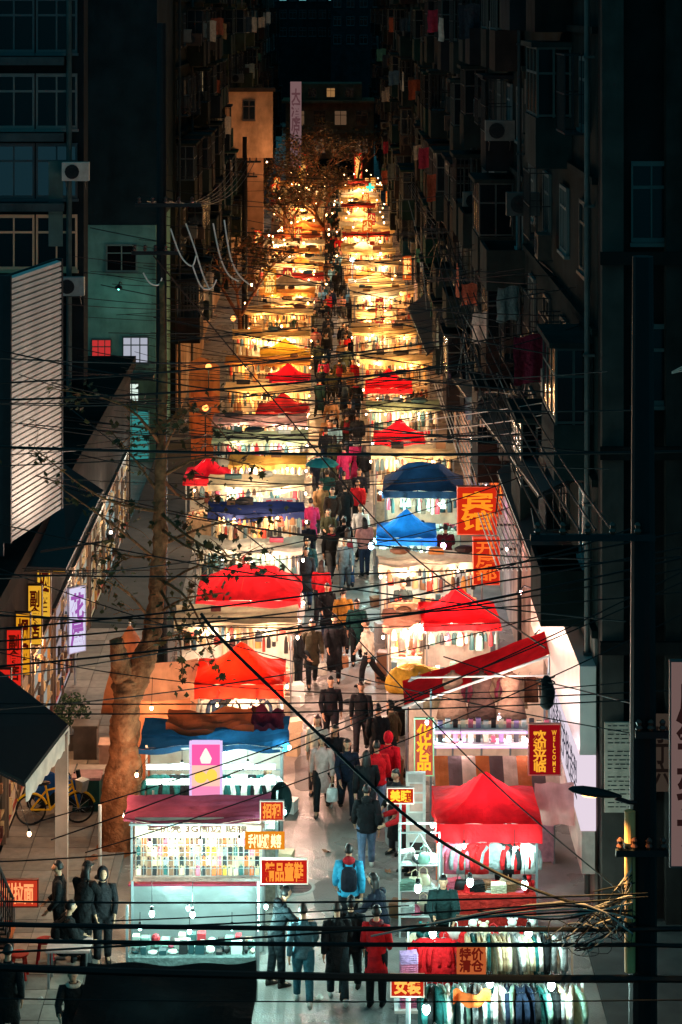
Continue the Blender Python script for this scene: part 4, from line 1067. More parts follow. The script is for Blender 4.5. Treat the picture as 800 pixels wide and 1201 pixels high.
def stall(label, x0, x1, y0, y1, eave, roof='tarp', color='d9c9a8', apex=.62, lightc=CREAM, power=45, bulbs=2, counter=.85, ccol='c8b8a0', seed=0, goods='warm', back='d8ccb8', group=None, name='market_stall', valance=.24, posts=True, drop=.16, sidecol=None, front=.3, gtop=True, oh=.3, wrinkle=1.0, tier=False):
    """a street stall whose open end looks down the street; goods='own' leaves the counter empty"""
    rr = random.Random(seed*13+5); w, d = x1-x0, y1-y0; cx, cy_ = (x0+x1)/2, (y0+y1)/2
    t = thing(name, label, 'market stall', (cx, cy_, 0), (rr.uniform(-.07, .07) if seed >= 30 and goods in ('warm', 'cool') else 0), group)
    if posts:
        for sx in (-1, 1):
            for sy in (-1, 1):
                obj('post', POST(), t, None, (sx*(w/2-.05), sy*(d/2-.05), 0), None, (1, 1, eave-.02))
    if roof in ('tent', 'flat_tent'):
        cw, cd = round(w+.1, 2), round(d+.1, 2)
        c = obj('canopy', tent_mesh(cw, cd, apex, roof == 'flat_tent', seed), t, color, (0, 0, eave))
        obj('valance', valance_mesh(cw, cd, valance, seed), c, color)
    elif tier:
        rdp = .85 + .35*rr.random()
        obj('canopy', tarp_mesh(round(w+.2, 2), round(rdp, 1), round(.08+.16*rr.random(), 2), seed, .7+rr.random()), t, color, (0, d/2-rdp/2, eave))
        fm = MB()
        for y in (d/2-rdp+.06, d/2-.03): fm.box(-w/2, w/2, y-.018, y+.018, eave-.1, eave-.065)
        obj('roof_frame', fm.mesh('roof_frame', STEEL), t)
    elif not roof.startswith('none'):
        obj('canopy', tarp_mesh(round(w+.2, 2), round(d+oh, 2), drop, seed, wrinkle), t, color, (0, -oh/2+.05, eave))
        fm = MB()
        for y in (-d/2+.03, d/2-.03): fm.box(-w/2, w/2, y-.018, y+.018, eave-.1, eave-.065)
        obj('roof_frame', fm.mesh('roof_frame', STEEL), t)
    # counter with a cloth or panel front
    cb = MB().box(-w/2+.06, w/2-.06, -d/2+.02, -d/2+.75, counter-.04, counter)
    if tier:
        for q in range(1, 3): cb.box(-w/2+.06, w/2-.06, -d/2+.02+q*.42, -d/2+.42+q*.42, counter-.2, counter+q*.2)
    cb.grid(lambda a, b: (-w/2+.06+(w-.12)*a, -d/2+.015+.012*math.sin(a*40+seed)*b, (counter-.002)*(1-b)+.06*b), 40, 2)
    for sx in (-1, 1): cb.box(sx*(w/2-.08)-.02, sx*(w/2-.08)+.02, -d/2+.03, -d/2+.74, .0, counter-.041)
    obj('counter', cb.mesh('stall_counter', CLOTH), t, ccol)
    if back: obj('back_panel', MB().grid(lambda a, b: (-w/2+.05+(w-.1)*a, d/2-.12+.02*math.sin(a*23+seed), .4+(eave-.55)*b), 24, 2).mesh('stall_back', CANOPY), t, back)
    if sidecol: obj('side_sheet', MB().grid(lambda a, b: (-w/2+.02+.02*math.sin(a*9), -d/2+.1+(d-.2)*a, .3+(eave-.4)*b), 12, 3).mesh('stall_side', CANOPY), t, sidecol)
    # bulbs at the open end
    for k in range(bulbs):
        bx = -w/2 + w*(k+.5)/bulbs + rr.uniform(-.1, .1); by = (-d/2 - front) if not tier else d/2-rdp-.22; bz = eave - (.3 if not tier else .12) - rr.uniform(0, .12)
        b = obj('bulb', bulb_mesh(), t, tuple(lightc)+(1,), (bx, by+.05, bz))
        obj('cord', MB().tube([(0, 0, .05), (0, .02, eave-bz-.04)], .006, 4).mesh('bulb_cord', BLACK), b)
        lamp((bx, by-.03, bz-.04), power/bulbs, lightc, t)
    # a bulb added at the lane corner to light the road and crowd
    if bulbs and abs(cx) < 4.6 and y0 < 106:
        ax = (w/2 + .12) * (1 if cx < 0 else -1); az = eave - .12
        cb_l = obj('bulb', bulb_mesh(), t, tuple(lightc)+(1,), (ax, -d/2+.2, az))
        obj('bracket', MB().tube([(0, 0, .05), (-.14*(1 if cx < 0 else -1), 0, .09)], .01, 4).mesh('bulb_bracket', BLACK), cb_l)
        lamp((ax, -d/2+.12, az-.05), power*(1.5 if 49 < y0 < 66 else 1.15 if y0 < 47 else .8), (1, .56, .42) if 49 < y0 < 66 else COOL if y0 < 47 else lightc, t)
    # one more lamp inside, above the goods
    ib = obj('bulb', bulb_mesh(), t, tuple(lightc)+(1,), (rr.uniform(-.2, .2), .1, eave-.35))
    lamp((ib.location.x, .1, eave-(.45 if roof == 'tarp' else .2)), power*(.5 if roof == 'tarp' else .85), lightc, t)
    if goods in ('warm', 'cool'):
        m = MB(); g = rr
        yb = -d/2 + .1
        for layer in range(3):
            cz = counter + (layer*.2 if tier else 0)
            k = -w/2 + .1
            while k < w/2 - .14:
                s = g.uniform(.08, .2); hgt = g.uniform(.05, .22)
                yy = yb + layer*(.42 if tier else .22) + g.uniform(0, .06)
                if g.random() < .5: m.box(k, k+s, yy, yy+.16, cz+.003, cz+hgt)
                else: m.sphere((k+s/2, yy+.08, cz+hgt*.45), s/2, .08, hgt*.45, 7, 5)
                k += s + .02
        if gtop:
            for row, (zz, yy) in enumerate(((eave-.12, d/2-rdp+.02), (eave-.6, d/2-.2), (counter+.32, -d/2+.05)) if tier else ((eave-.28, -d/2+.12), (eave-.75, d/2-.2))):
                k = -w/2 + .1
                while k < w/2 - .1:
                    s = g.uniform(.07, .2); hgt = g.uniform(.2, .5) * (.55 if row == 2 else 1)
                    if g.random() < (.55 if row == 2 else .12): k += s; continue
                    m.loft([(zz-hgt, s*.5, .05, k+s/2, yy), (zz-hgt*.3, s*.45, .06, k+s/2, yy), (zz, s*.2, .03, k+s/2, yy)], 6)
                    k += s + .025
        if roof == 'tarp':       # bundles thrown on the roof
            for q in range(g.randrange(1, 4)):
                bx = g.uniform(-w/2+.3, w/2-.3); s = g.uniform(.12, .28); by_ = d/2-g.uniform(.2, .5)
                if g.random() < .5: m.sphere((bx, by_, eave+.2), s*1.5, s*.8, .12, 8, 5)
                else: m.box(bx-s, bx+s, by_-s*.5, by_+s*.5, eave+.1, eave+.1+g.uniform(.1, .26))
        obj('goods', m.mesh('stall_goods', FARGOODS if goods == 'warm' else COOLGOODS), t, kind='stuff')
    return t
rr = random.Random(21)

# --- the row on the plane-tree side
n0 = 'the black-roofed shoe stall'
stall('black-roofed stall with boxed shoes on its street side', -3.85, -1.3, 33.4, 36.1, 2.3, 'tarp', '0d1214', lightc=COOL, power=20, bulbs=0, seed=1, goods=None, back=None, ccol='20282a', wrinkle=1.6)
for k in range(7):
    carton('pale shoe carton stacked beside %s' % n0, (-1.12 + .05*(k % 2), 35.0 + .3*(k//2), .0 + .5*(k % 2)), rr.uniform(-.1, .1), (.34, .26, .5), ['d8cfc4', 'c98f3c', 'e0d8cc'][k % 3], None, 'cartons beside ' + n0)
for k in range(5): shoe('white shoe on the cartons beside %s' % n0, (-1.1, 35.0+.3*k, 1.01), 1.2, 'e8e4dc', 'shoes beside ' + n0)
# low table between it and the phone stall
n1 = 'the low trinket table'
stall('low trinket table under three bare bulbs', -3.75, -1.3, 40.2, 41.4, 1.75, 'none_tarp', '2c3a3a', lightc=COOL, power=46, bulbs=3, counter=.78, ccol='5c6c6a', seed=2, goods='cool', back=None, gtop=False, drop=.02, oh=-1.0) 
# phone stall
n2 = 'the phone case stall'
st2 = stall('purple-roofed phone case stall with silver counter', -3.85, -1.25, 42.3, 43.3, 2.5, 'tarp', '7c3a50', lightc=CREAM, power=24, bulbs=3, counter=1.32, ccol='9aa4a4', seed=3, goods=None, back='d8c8ac', drop=.05, oh=.0, wrinkle=.9, front=.25)
SILV = mat('silver_foil', srgb('b8c0bf'), .32, .75, .2, 1.2, bump=.5, bscale=3)
cf = MB().grid(lambda a, b: (-1.25+2.5*a, -.63-.012*math.sin(a*14)*math.sin(b*7), .05+1.25*b), 26, 10)
obj('counter_front', cf.mesh('foil_front', SILV, True), st2)
obj('counter_edge', MB().box(-1.3, 1.3, -.68, -.55, 1.322, 1.36).mesh('counter_edge', PAINT), st2, '7a1f34')
obj('header_board', MB().box(-1.2, 1.2, -.35, -.32, 2.12, 2.5).mesh('header_board', PAINT), st2, 'f0e4cc')
obj('header_lettering', text_mesh('手机壳 3G周边 贴膜'), st2, (.25, .12, .08, 1), (0, -.365, 2.3), None, (1.9, .1, .16))
grd = MB()
for k in range(16): grd.box(-1.2+k*.16-.004, -1.2+k*.16+.004, -.3, -.292, 1.36, 2.12)
for k in range(6): grd.box(-1.22, 1.22, -.291, -.283, 1.36+k*.15, 1.37+k*.15)
obj('wire_grid', grd.mesh('wire_grid', STEEL), st2)
ca, cb_ = g_case()
for r_ in range(4):
    for k in range(23):
        if rr.random() < .06: continue
        c = rr.choice(['rose', 'black', 'cream', 'sand', 'brown', 'brown', 'orange', 'black', 'grey', 'sand', 'teal', 'mustard'])
        t = thing('phone_case', '%s phone case hanging on the wire grid of %s' % (c, n2), 'phone case', (-2.55 - 1.14 + k*.1035, 42.55, 2.1 - r_*.185 - rr.uniform(0, .012)), rr.uniform(-.15, .15), 'phone cases hanging in rows')
        t.scale = (1, 1, rr.uniform(1.0, 1.16)); obj('shell', ca, t, GC[c]); obj('camera_hole', cb_, t)
sign('red board with pale frame and four orange characters above the road', (-.88, 42.0, 1.66), .86, .44, '精品童鞋', 'c82018', 'ff9838', glow=.9, fglow=1.15, frame='f0c8b8', post=True)
sign('orange strip sign at the corner of the phone case stall', (-1.25, 42.0, 2.24), .75, .32, '手机贴膜 美容', 'e88a1c', 'fff0b0', glow=1.0, fglow=1.6, frame=None)
sign('small red and orange board on the roof edge of the phone case stall', (-1.12, 42.25, 2.72), .42, .34, '招租', 'd03020', 'ff9a40', glow=.9, fglow=1.2, frame='f0c8b8')
hb = thing('hanging_lamp', 'added warm bulb on the tree-side corner of the phone case stall', 'lamp', (-4.0, 43.0, 2.35)); obj('bulb', bulb_mesh(), hb, (1, .7, .4, 1)); obj('cord', MB().tube([(0, 0, .05), (.15, .1, .15)], .006, 4).mesh('bulb_cord', BLACK), hb)  # bulb added to light the tree trunk
lamp((-4.05, 43.0, 2.3), 40, (1, .56, .3))
hb = thing('hanging_lamp', 'added amber bulb on the tree-side post of the clothes stall', 'lamp', (-4.0, 45.7, 2.2)); obj('bulb', bulb_mesh(), hb, (1, .65, .35, 1)); obj('cord', MB().tube([(0, 0, .05), (.2, .5, .2)], .006, 4).mesh('bulb_cord', BLACK), hb); lamp((-4.05, 45.65, 2.15), 34, (1, .5, .24))  # second bulb added closer to the trunk to light it
for k, (x, z) in enumerate(((-3.3, 1.3), (-2.55, 1.28), (-1.35, 1.05))):
    hb = thing('hanging_lamp', 'bare white bulb before the silver counter', 'lamp', (x, 40.9, z), 0, 'bulbs before the silver counter'); obj('bulb', bulb_mesh(), hb, (.75, 1.2, 1.05, 1), scale=1.3); obj('cord', MB().tube([(0, 0, .05), (0, .02, .6)], .006, 4).mesh('bulb_cord', BLACK), hb)
    lamp((x, 40.95, z+.12), 34, COOL)
lbx = thing('light_box', 'upright pink glowing light box with dessert pictures on the phone stall roof', 'sign', (-2.5, 44.4, 2.0))
for i, (z, h, c) in enumerate(((.86, .42, (1.1, .12, .42, 1)), (.44, .41, (1.1, .62, .5, 1)), (.04, .39, (1.0, .3, .55, 1)))):
    obj('panel', MB().box(-.28, .28, -.05, .05, z, z+h).mesh('light_panel', LIT), lbx, c)
obj('frame', MB().box(-.33, -.282, -.07, .06, 0, 1.32).box(.282, .33, -.07, .06, 0, 1.32).box(-.282, .282, -.07, .06, 1.282, 1.33).box(-.282, .282, -.07, .06, 0, .038).mesh('light_frame', LETTER), lbx, (.85, .6, 1.0, 1))
obj('picture', MB().loft([(.9, .09, .012, 0, -.055), (1.0, .12, .014, 0, -.055), (1.12, .06, .012, 0, -.055), (1.2, .015, .01, 0, -.055)], 10).mesh('cone_print', LETTER), lbx, (1.2, 1.0, .9, 1))
obj('picture', MB().sphere((-.1, -.055, .62), .13, .015, .12, 10, 6).sphere((.12, -.055, .66), .11, .014, .13, 10, 6).mesh('cup_print', LETTER), lbx, (1.3, .75, .1, 1))
obj('picture', MB().box(-.08, .08, -.062, -.052, .1, .22).mesh('cake_print', LETTER), lbx, (1.3, 1.0, .9, 1))
obj('stand', MB().box(-.26, -.22, .0, .04, -2.0, -.003).box(.22, .26, .0, .04, -2.0, -.003).mesh('light_stand', STEEL), lbx)
# goods heaped behind the phone stall's roof
n3 = 'the table behind the phone case stall'
stall('bag table tucked behind the phone case stall', -3.7, -1.05, 44.4, 45.6, 1.95, 'none_tarp', '3a4240', lightc=COOL, power=40, bulbs=2, counter=1.55, ccol='6f6a60', seed=4, goods=None, back=None, drop=.02, oh=-.9)
rnd_goods(n3, -3.6, -1.1, 44.75, 1.55, 13, ['bag', 'box', 'plush'], ['scarlet', 'mustard', 'cream', 'rose', 'grey', 'brown', 'white', 'orange'], rr)
fl = thing('flag_cushion', 'cushion with a blue, white and red crossed flag on the bag table', 'cushion', (-1.95, 44.35, 1.6))
obj('pad', MB().sphere((0, 0, .13), .2, .06, .13, 14, 8).mesh('cushion_pad', CLOTH, True), fl, '1c2c5c')
obj('cross', MB().box(-.19, .19, -.075, -.058, .11, .15).box(-.02, .02, -.08, -.059, .02, .24).mesh('cushion_cross', CLOTH), fl, 'c02028')
obj('saltire', MB().tube([(-.15, -.062, .04), (.15, -.062, .22)], .012, 5).tube([(.15, -.062, .04), (-.15, -.062, .22)], .012, 5).mesh('cushion_saltire', CLOTH), fl, 'e0dcd8')
sign('small pink card sign clipped to the bag table', (-1.2, 44.3, 1.95), .42, .26, '时尚', 'e07090', '7a2030', glow=.6, fglow=.5, frame=None)
# clothes stall with blue tarp
n4 = 'the blue-tarped clothes stall'
s4 = stall('clothes stall under a blue tarp with an orange sheet thrown over it', -3.95, -1.0, 46.9, 48.1, 2.42, 'tarp', '1f4f78', lightc=COOL, power=38, bulbs=2, counter=.8, ccol='3a4a48', seed=5, goods=None, back='c8d4cc', drop=.12, wrinkle=1.5, oh=.05)
obj('thrown_sheet', tarp_mesh(1.9, .75, .16, 51, 2.2), s4, 'b8603a', (-.1, .45, 2.6))
obj('thrown_sheet', tarp_mesh(.7, .75, .12, 52, 2.4), s4, '6a2a3c', (1.12, .45, 2.63))
for z in (2.02, 1.7):
    tb = obj('tube_lamp', MB().tube([(-1.4, -.85, z), (1.3, -.85, z)], .035, 8).mesh('tube_lamp', SHOPTUBE), s4)
    obj('holder', MB().box(-1.42, 1.32, -.83, -.79, z+.035, z+.075).mesh('tube_holder', WHITEMETAL), tb)
obj('rail', MB().tube([(-1.42, -.6, 1.9), (1.42, -.6, 1.9)], .018, 6).mesh('rail', STEEL), s4)
garment_rail(n4, -3.8, -1.2, 46.85, 1.9, 14, ['teal', 'black', 'sage', 'white', 'navy', 'teal', 'grey'], rr, (0, 1), edge=False)
rnd_goods(n4, -3.6, -1.3, 47.2, .8, 9, ['fold', 'bag'], ['mustard', 'white', 'cream', 'sage', 'black'], rr)
mir = thing('oval_mirror', 'dark oval mirror at the end of the clothes stall', 'mirror', (-1.05, 46.6, 1.35))
obj('glass', MB().loft([(-.02, .0, .0, 0, 0), (-.02, .24, .4, 0, 0), (.02, .24, .4, 0, 0)], 20, Matrix.Rotation(PI/2, 4, 'X')).mesh('mirror_glass', mat('mirror', srgb('203436'), .08, .9, .05, 2)), mir)
obj('stand', MB().box(-.02, .02, .03, .07, -1.35, .3).mesh('mirror_stand', STEEL), mir)
# scarlet tent with orange side sheet
n5 = 'the orange-sided scarlet tent'
s5 = stall('scarlet pop-up tent with orange sheets at its side', -3.15, -1.15, 52.0, 54.0, 2.15, 'tent', 'e62a14', .72, lightc=WARM, power=85, bulbs=2, counter=.8, ccol='a8583c', seed=6, goods=None, back='efe0c8', valance=.34)
rnd_goods(n5, -3.0, -1.3, 52.3, .8, 9, ['hat', 'bag', 'fold', 'shoe'], ['black', 'white', 'navy', 'cream', 'brown'], rr)
garment_rail(n5, -3.0, -1.3, 52.25, 1.85, 7, ['black', 'white', 'navy', 'grey'], rr, (0,), edge=False)
for i, (a, b, c, d_, lb) in enumerate((((-4.7, 51.3), (-3.25, 51.3), 1.9, 'c07a58', 'orange tarpaulin screen tied up beside the scarlet tent'), ((-5.0, 53.2), (-3.2, 53.4), 2.2, 'd09a7c', 'paler orange tarpaulin screen hung behind the first'))):
    o = obj('tarpaulin_screen', MB().grid(lambda s, q, a=a, b=b, c=c: (a[0]+(b[0]-a[0])*s, a[1]+(b[1]-a[1])*s + .05*math.sin(s*13)*(1-q*.5), .15 + c*q - .08*math.sin(PI*s)*q), 24, 8).mesh('tarpaulin', CANOPY, True), None, d_)
    tag(o, lb, 'tarpaulin')
lamp((-4.1, 50.7, 1.9), 30, WARM); lamp((-4.0, 52.4, 2.0), 22, WARM)
hb = thing('hanging_lamp', 'bare warm bulb hanging before the orange tarpaulin', 'lamp', (-4.1, 50.7, 2.0)); obj('bulb', bulb_mesh(), hb, (1, .7, .4, 1)); obj('cord', MB().tube([(0, 0, .05), (0, .3, .62)], .006, 4).mesh('bulb_cord', BLACK), hb)
# peach draped cone
o = thing('closed_parasol', 'peach cloth parasol left half closed beside the trunk', 'parasol', (-4.95, 54.6, 0))
obj('cloth', MB().rings([[(r*(1+.22*math.sin(k*2.1))*math.cos(2*PI*k/18), r*(1+.22*math.sin(k*2.1))*math.sin(2*PI*k/18), z) for k in range(18)] for r, z in ((.62, .7), (.55, 1.2), (.38, 1.9), (.2, 2.5), (.03, 2.8))]).mesh('parasol_cloth', CANOPY, True), o, 'd8946c')
obj('pole', MB().tube([(0, 0, 0), (0, 0, 2.9)], .03, 8).mesh('parasol_pole', STEEL), o)
obj('base', MB().loft([(0, .28, .28, 0, 0), (.08, .26, .26, 0, 0), (.1, .05, .05, 0, 0)], 14).mesh('parasol_base', DARKMETAL), o)
stall('cream awning stall between the two scarlet tents', -3.9, -.95, 55.2, 57.4, 2.4, 'tarp', 'd8c4a0', lightc=CREAM, power=60, seed=7, goods='warm', back='efe4d0', bulbs=2, tier=True)
n6 = 'the wide scarlet tent'
stall('wide flat-topped scarlet tent over racks of clothes', -3.55, -.85, 59.0, 61.6, 2.25, 'flat_tent', 'd82028', .55, lightc=CREAM, power=85, bulbs=3, seed=8, goods=None, back='efe4d4', valance=.2, counter=.75, ccol='e0d4c0')
garment_rail(n6, -3.4, -1.0, 58.9, 1.95, 15, ['white', 'cream', 'black', 'sand', 'grey', 'white'], rr, (0,), edge=False)
rnd_goods(n6, -3.3, -1.0, 59.3, .75, 9, ['fold', 'bag'], ['cream', 'white', 'sand'], rr)
SPEC_L = [  # label, x0, x1, y0, depth, eave, roof, colour, light, power, goods
 ('pale stall hung with white scarves past the wide scarlet tent', -3.9, -.9, 63.2, 1.8, 2.35, 'tarp', 'e0d6c0', CREAM, 56, 'cool'),
 ('stall with a blue and purple striped tarp', -3.7, -.9, 67.6, 2.0, 2.4, 'tarp', '2c3c78', WARM, 58, 'warm'),
 ('white bright stall lettered in red above its goods', -3.9, -.95, 71.4, 2.0, 2.45, 'tarp', 'e8d8b0', CREAM, 66, 'cool'),
 ('small crimson tent at the kerb beyond the tree', -4.9, -3.5, 74.5, 1.8, 2.2, 'tent', 'b0142a', WARM, 35, 'warm'),
 ('stall with a mustard awning beside the crimson tent', -3.4, -.95, 75.2, 1.8, 2.4, 'tarp', 'd8a850', CREAM, 56, 'warm'),
 ('stall with two sagging pale green awnings', -4.2, -.95, 79.5, 1.8, 2.4, 'tarp', 'b8c8a0', CREAM, 54, 'cool'),
 ('pale pink awning stall below the maroon tent', -4.4, -1.0, 83.0, 1.8, 2.35, 'tarp', 'd8a8a0', CREAM, 54, 'warm'),
 ('maroon peaked tent with a dark hem', -2.85, -.95, 86.8, 1.9, 2.2, 'tent', '8c1c1c', WARM, 56, 'warm'),
 ('yellow-lit stall under a small scarlet hood', -2.7, -.95, 93.5, 1.9, 2.3, 'tent', 'b81420', WARM, 60, 'warm'),
 ('cream stall with a row of round hats', -4.3, -.95, 90.2, 1.8, 2.35, 'tarp', 'e8d0a0', GOLD, 65, 'warm'),
 ('yellow tent glowing from within', -3.2, -1.0, 101, 2.0, 2.2, 'tent', 'd8b040', GOLD, 75, 'warm'),
 ('amber awning stall next to the yellow tent', -4.6, -1.0, 97.2, 1.8, 2.35, 'tarp', 'd89850', GOLD, 65, 'warm'),
]
for i, (lb, x0, x1, y0, dp, ev, rf, cl, lc, pw, gd) in enumerate(SPEC_L):
    stall(lb, x0, x1, y0, y0+dp, ev, rf, cl, .62, lc, pw, 2, seed=30+i, goods=gd, back='e8dcc4', ccol=R.choice(['d8c8b0', 'b89878', 'c8bca8']), tier=rf == 'tarp')
sign('red lettered cloth strip on the bright white stall', (-1.65, 71.05, 2.12), 1.05, .36, '手机贴膜', 'f0e0d0', 'd03030', glow=.6, fglow=.8, frame=None)

# --- the row on the hotel-sign side
n7 = 'the front clothes rail'
def rack(label, x0, x1, y, z):
    t = thing('clothes_rack', label, 'clothes rack', ((x0+x1)/2, y, 0)); w = x1-x0
    obj('rail', MB().tube([(-w/2, 0, z), (w/2, 0, z)], .02, 8).mesh('rack_rail', WHITEMETAL), t)
    for s in (-1, 1):
        obj('upright', MB().box(s*w/2-.02, s*w/2+.02, -.02, .02, .04, z-.003).mesh('rack_upright', WHITEMETAL), t)
        obj('foot', MB().box(s*w/2-.025, s*w/2+.025, -.3, .3, 0, .038).mesh('rack_foot', WHITEMETAL), t)
    return t
rack('long clothes rack nearest the lamp pole foot', 1.3, 4.15, 36.6, 1.95)
garment_rail(n7, 1.45, 4.1, 36.6, 1.95, 30, ['teal', 'black', 'sage', 'white', 'grey', 'teal', 'cream', 'navy'], rr, (0, 1, 2))
n8 = 'the second clothes rail'
rack('clothes rack with a scarlet dress and cream shirts', 1.35, 4.2, 38.6, 1.95)
garment_rail(n8, 2.35, 4.1, 38.6, 1.95, 20, ['cream', 'white', 'sand', 'teal', 'cream', 'grey', 'black'], rr, (0, 1))
for k in range(3): garment('scarlet dress on the second clothes rail', (1.62 + .17*k, 38.5, 1.88), .1*k, 'c8141c', 2, 'scarlet dresses on the second rail')
for k in range(5): tag(obj('folded_garment_pile', g_fold(), None, ['e080a8', 'c8a0d8', 'e8b0c0'][k % 3], (1.35, 38.35, .75 + k*.19), .1), 'pink and lilac folded sweater pile beside the scarlet dresses', 'clothes', 'folded sweater piles')
tbl = thing('folding_table', 'small white folding table under the pink sweaters', 'table', (1.4, 38.4, 0))
obj('top', MB().box(-.3, .3, -.25, .25, .7, .745).mesh('table_top', WHITEMETAL), tbl)
for sx in (-1, 1):
    for sy in (-1, 1): obj('leg', MB().tube([(sx*.25, sy*.2, 0), (sx*.25, sy*.2, .7)], .015, 6).mesh('table_leg', STEEL), tbl)
sign('orange price poster hung between the cream shirts', (2.42, 38.2, 1.62), .5, .5, '特价\n清仓', 'e0703c', '8a2418', glow=.65, fglow=.5, frame=None)
sign('red-orange board with framed characters by the front clothes rail', (1.25, 36.2, 2.05), .52, .32, '女装', 'c82818', 'ffb050', glow=.9, fglow=1.4, frame='f0d0c0', post=True)
orp = obj('draped_shirt', MB().grid(lambda a, b: (2.0+.62*a, 36.25 + .08*math.sin(a*9), 1.95 - .05*math.sin(PI*a) - .22*b + .02*math.sin(a*17+b*5)), 16, 6).mesh('draped_shirt', CLOTH, True), None, 'd8642a')
tag(orp, 'orange garment draped over the front clothes rail', 'garment')
for i, (x, y, z) in enumerate(((1.55, 36.0, 1.75), (2.6, 36.2, 2.1), (3.6, 36.2, 2.05), (1.75, 38.0, 2.15), (3.4, 38.1, 2.12), (2.55, 40.6, 2.0), (3.55, 40.6, 1.95), (1.6, 40.7, 1.85))):
    hb = thing('hanging_lamp', 'bare white bulb hung over ' + (n7 if y < 37 else n8 if y < 39 else 'the trinket trestle before the scarlet tent'), 'lamp', (x, y, z), 0, 'bare bulbs over the clothes rails')
    obj('bulb', bulb_mesh(), hb, (.8, 1.15, 1.05, 1), scale=1.7); obj('cord', MB().tube([(0, 0, .05), (0, .1, .5)], .006, 4).mesh('bulb_cord', BLACK), hb)
    lamp((x, y-.1, z-.1), 21, (.6, 1, .94))
n9 = 'the trinket trestle'
stall('trinket trestle standing before the scarlet tent', 1.35, 4.1, 40.8, 41.5, 1.1, 'none_tarp', '243434', lightc=COOL, power=1, bulbs=0, counter=.8, ccol='28484a', seed=60, goods=None, back=None, posts=False, drop=.01, oh=-.55)
rnd_goods(n9, 1.45, 4.0, 40.95, .8, 14, ['bag', 'plush', 'fold', 'hat'], ['rose', 'white', 'scarlet', 'teal', 'black', 'cream', 'lilac'], rr)
n10 = 'the scarlet tent by the striped awning'
stall('bright scarlet tent in front of the striped awning', 2.1, 4.05, 43.0, 45.0, 2.2, 'tent', 'e6141e', .66, lightc=COOL, power=60, bulbs=2, counter=.8, ccol='b82820', seed=61, goods=None, back='d8e0d8', valance=.38, sidecol='e05a2c')
garment_rail(n10, 2.3, 3.9, 43.15, 1.85, 8, ['scarlet', 'white', 'black', 'rose', 'grey'], rr, (0,), edge=False)
rnd_goods(n10, 2.2, 3.9, 43.3, .8, 12, ['bag', 'plush', 'hat', 'fold'], ['scarlet', 'white', 'cream', 'rose', 'black', 'brown'], rr)
# white rack
wr = thing('wire_rack', 'white tubular display rack at the edge of the road', 'rack', (1.72, 43.2, 0))
f_ = MB()
for x in (-.38, .38):
    for y in (-.25, .25): f_.tube([(x, y, 0), (x, y, 2.05)], .02, 6)
for z in (.4, .9, 1.4, 2.03):
    for y in (-.25, .25): f_.tube([(-.38, y, z), (.38, y, z)], .016, 6)
    for x in (-.38, .38): f_.tube([(x, -.25, z), (x, .25, z)], .016, 6)
f_.tube([(-.38, -.25, 1.4), (.0, -.25, 2.03)], .012, 5); f_.tube([(.0, -.25, 2.03), (.38, -.25, 1.4)], .012, 5)
obj('frame', f_.mesh('rack_frame', WHITEMETAL), wr)
for z in (.4, .9, 1.4): obj('shelf', MB().box(-.36, .36, -.23, .23, z+.018, z+.03).mesh('rack_shelf', WHITEMETAL), wr)
for z in (.43, .93, 1.43): rnd_goods('the white tubular rack', 1.4, 2.05, 43.1, z, 4, ['bag', 'fold', 'shoe', 'hat'], ['white', 'cream', 'sage', 'black', 'rose'], rr)
sign('red board with two glowing yellow characters over the white rack', (1.38, 43.9, 2.42), .5, .28, '美睫', 'd03018', 'ffb830', glow=.8, fglow=1.7, frame='f0b0a0', post=True)
# white column of small signs by the cosmetics stall
n11 = 'the cosmetics stall'
s11 = stall('cosmetics stall with violet-lit shelves behind a striped awning', 2.15, 4.75, 46.6, 48.8, 3.05, 'none', 'c8b0a0', lightc=(1, .7, .78), power=30, bulbs=2, counter=.85, ccol='d8a8b8', seed=62, goods=None, back=None)
for k in range(9):
    obj('awning_stripe', MB().grid(lambda a, b, k=k: (-1.3+.285*k+.285*a, -1.55-.75*b+.02*math.sin(a*3), 2.44-.55*b - .02*math.sin(PI*a)*b), 3, 4).mesh('awning_stripe', CANOPY), s11, ['c86a34', '6a5450', 'd8b8a0'][k % 3])
for i, z in enumerate((2.56, 2.86)):
    sh = obj('shelf', MB().box(-1.28, 1.28, -1.25, -.9, z, z+.03).mesh('cosmetic_shelf', WHITEMETAL), s11)
    obj('shelf_light', MB().box(-1.28, 1.28, -1.28, -1.255, z-.05, z-.005).mesh('shelf_light', LETTER), sh, (1.6, .95, 1.7, 1))
for z in (2.59, 2.89):
    for k in range(15):
        carton('small %s cosmetics carton on the violet-lit shelf' % (['white', 'rose', 'black', 'lilac', 'cream'][(k*7+int(z*3)) % 5]), (2.3 + k*.16, 46.6, z), 0, (.1, .08, rr.uniform(.12, .2)), GC[['white', 'rose', 'black', 'lilac', 'cream'][(k*7+int(z*3)) % 5]], None, 'cosmetics cartons on the lit shelves')
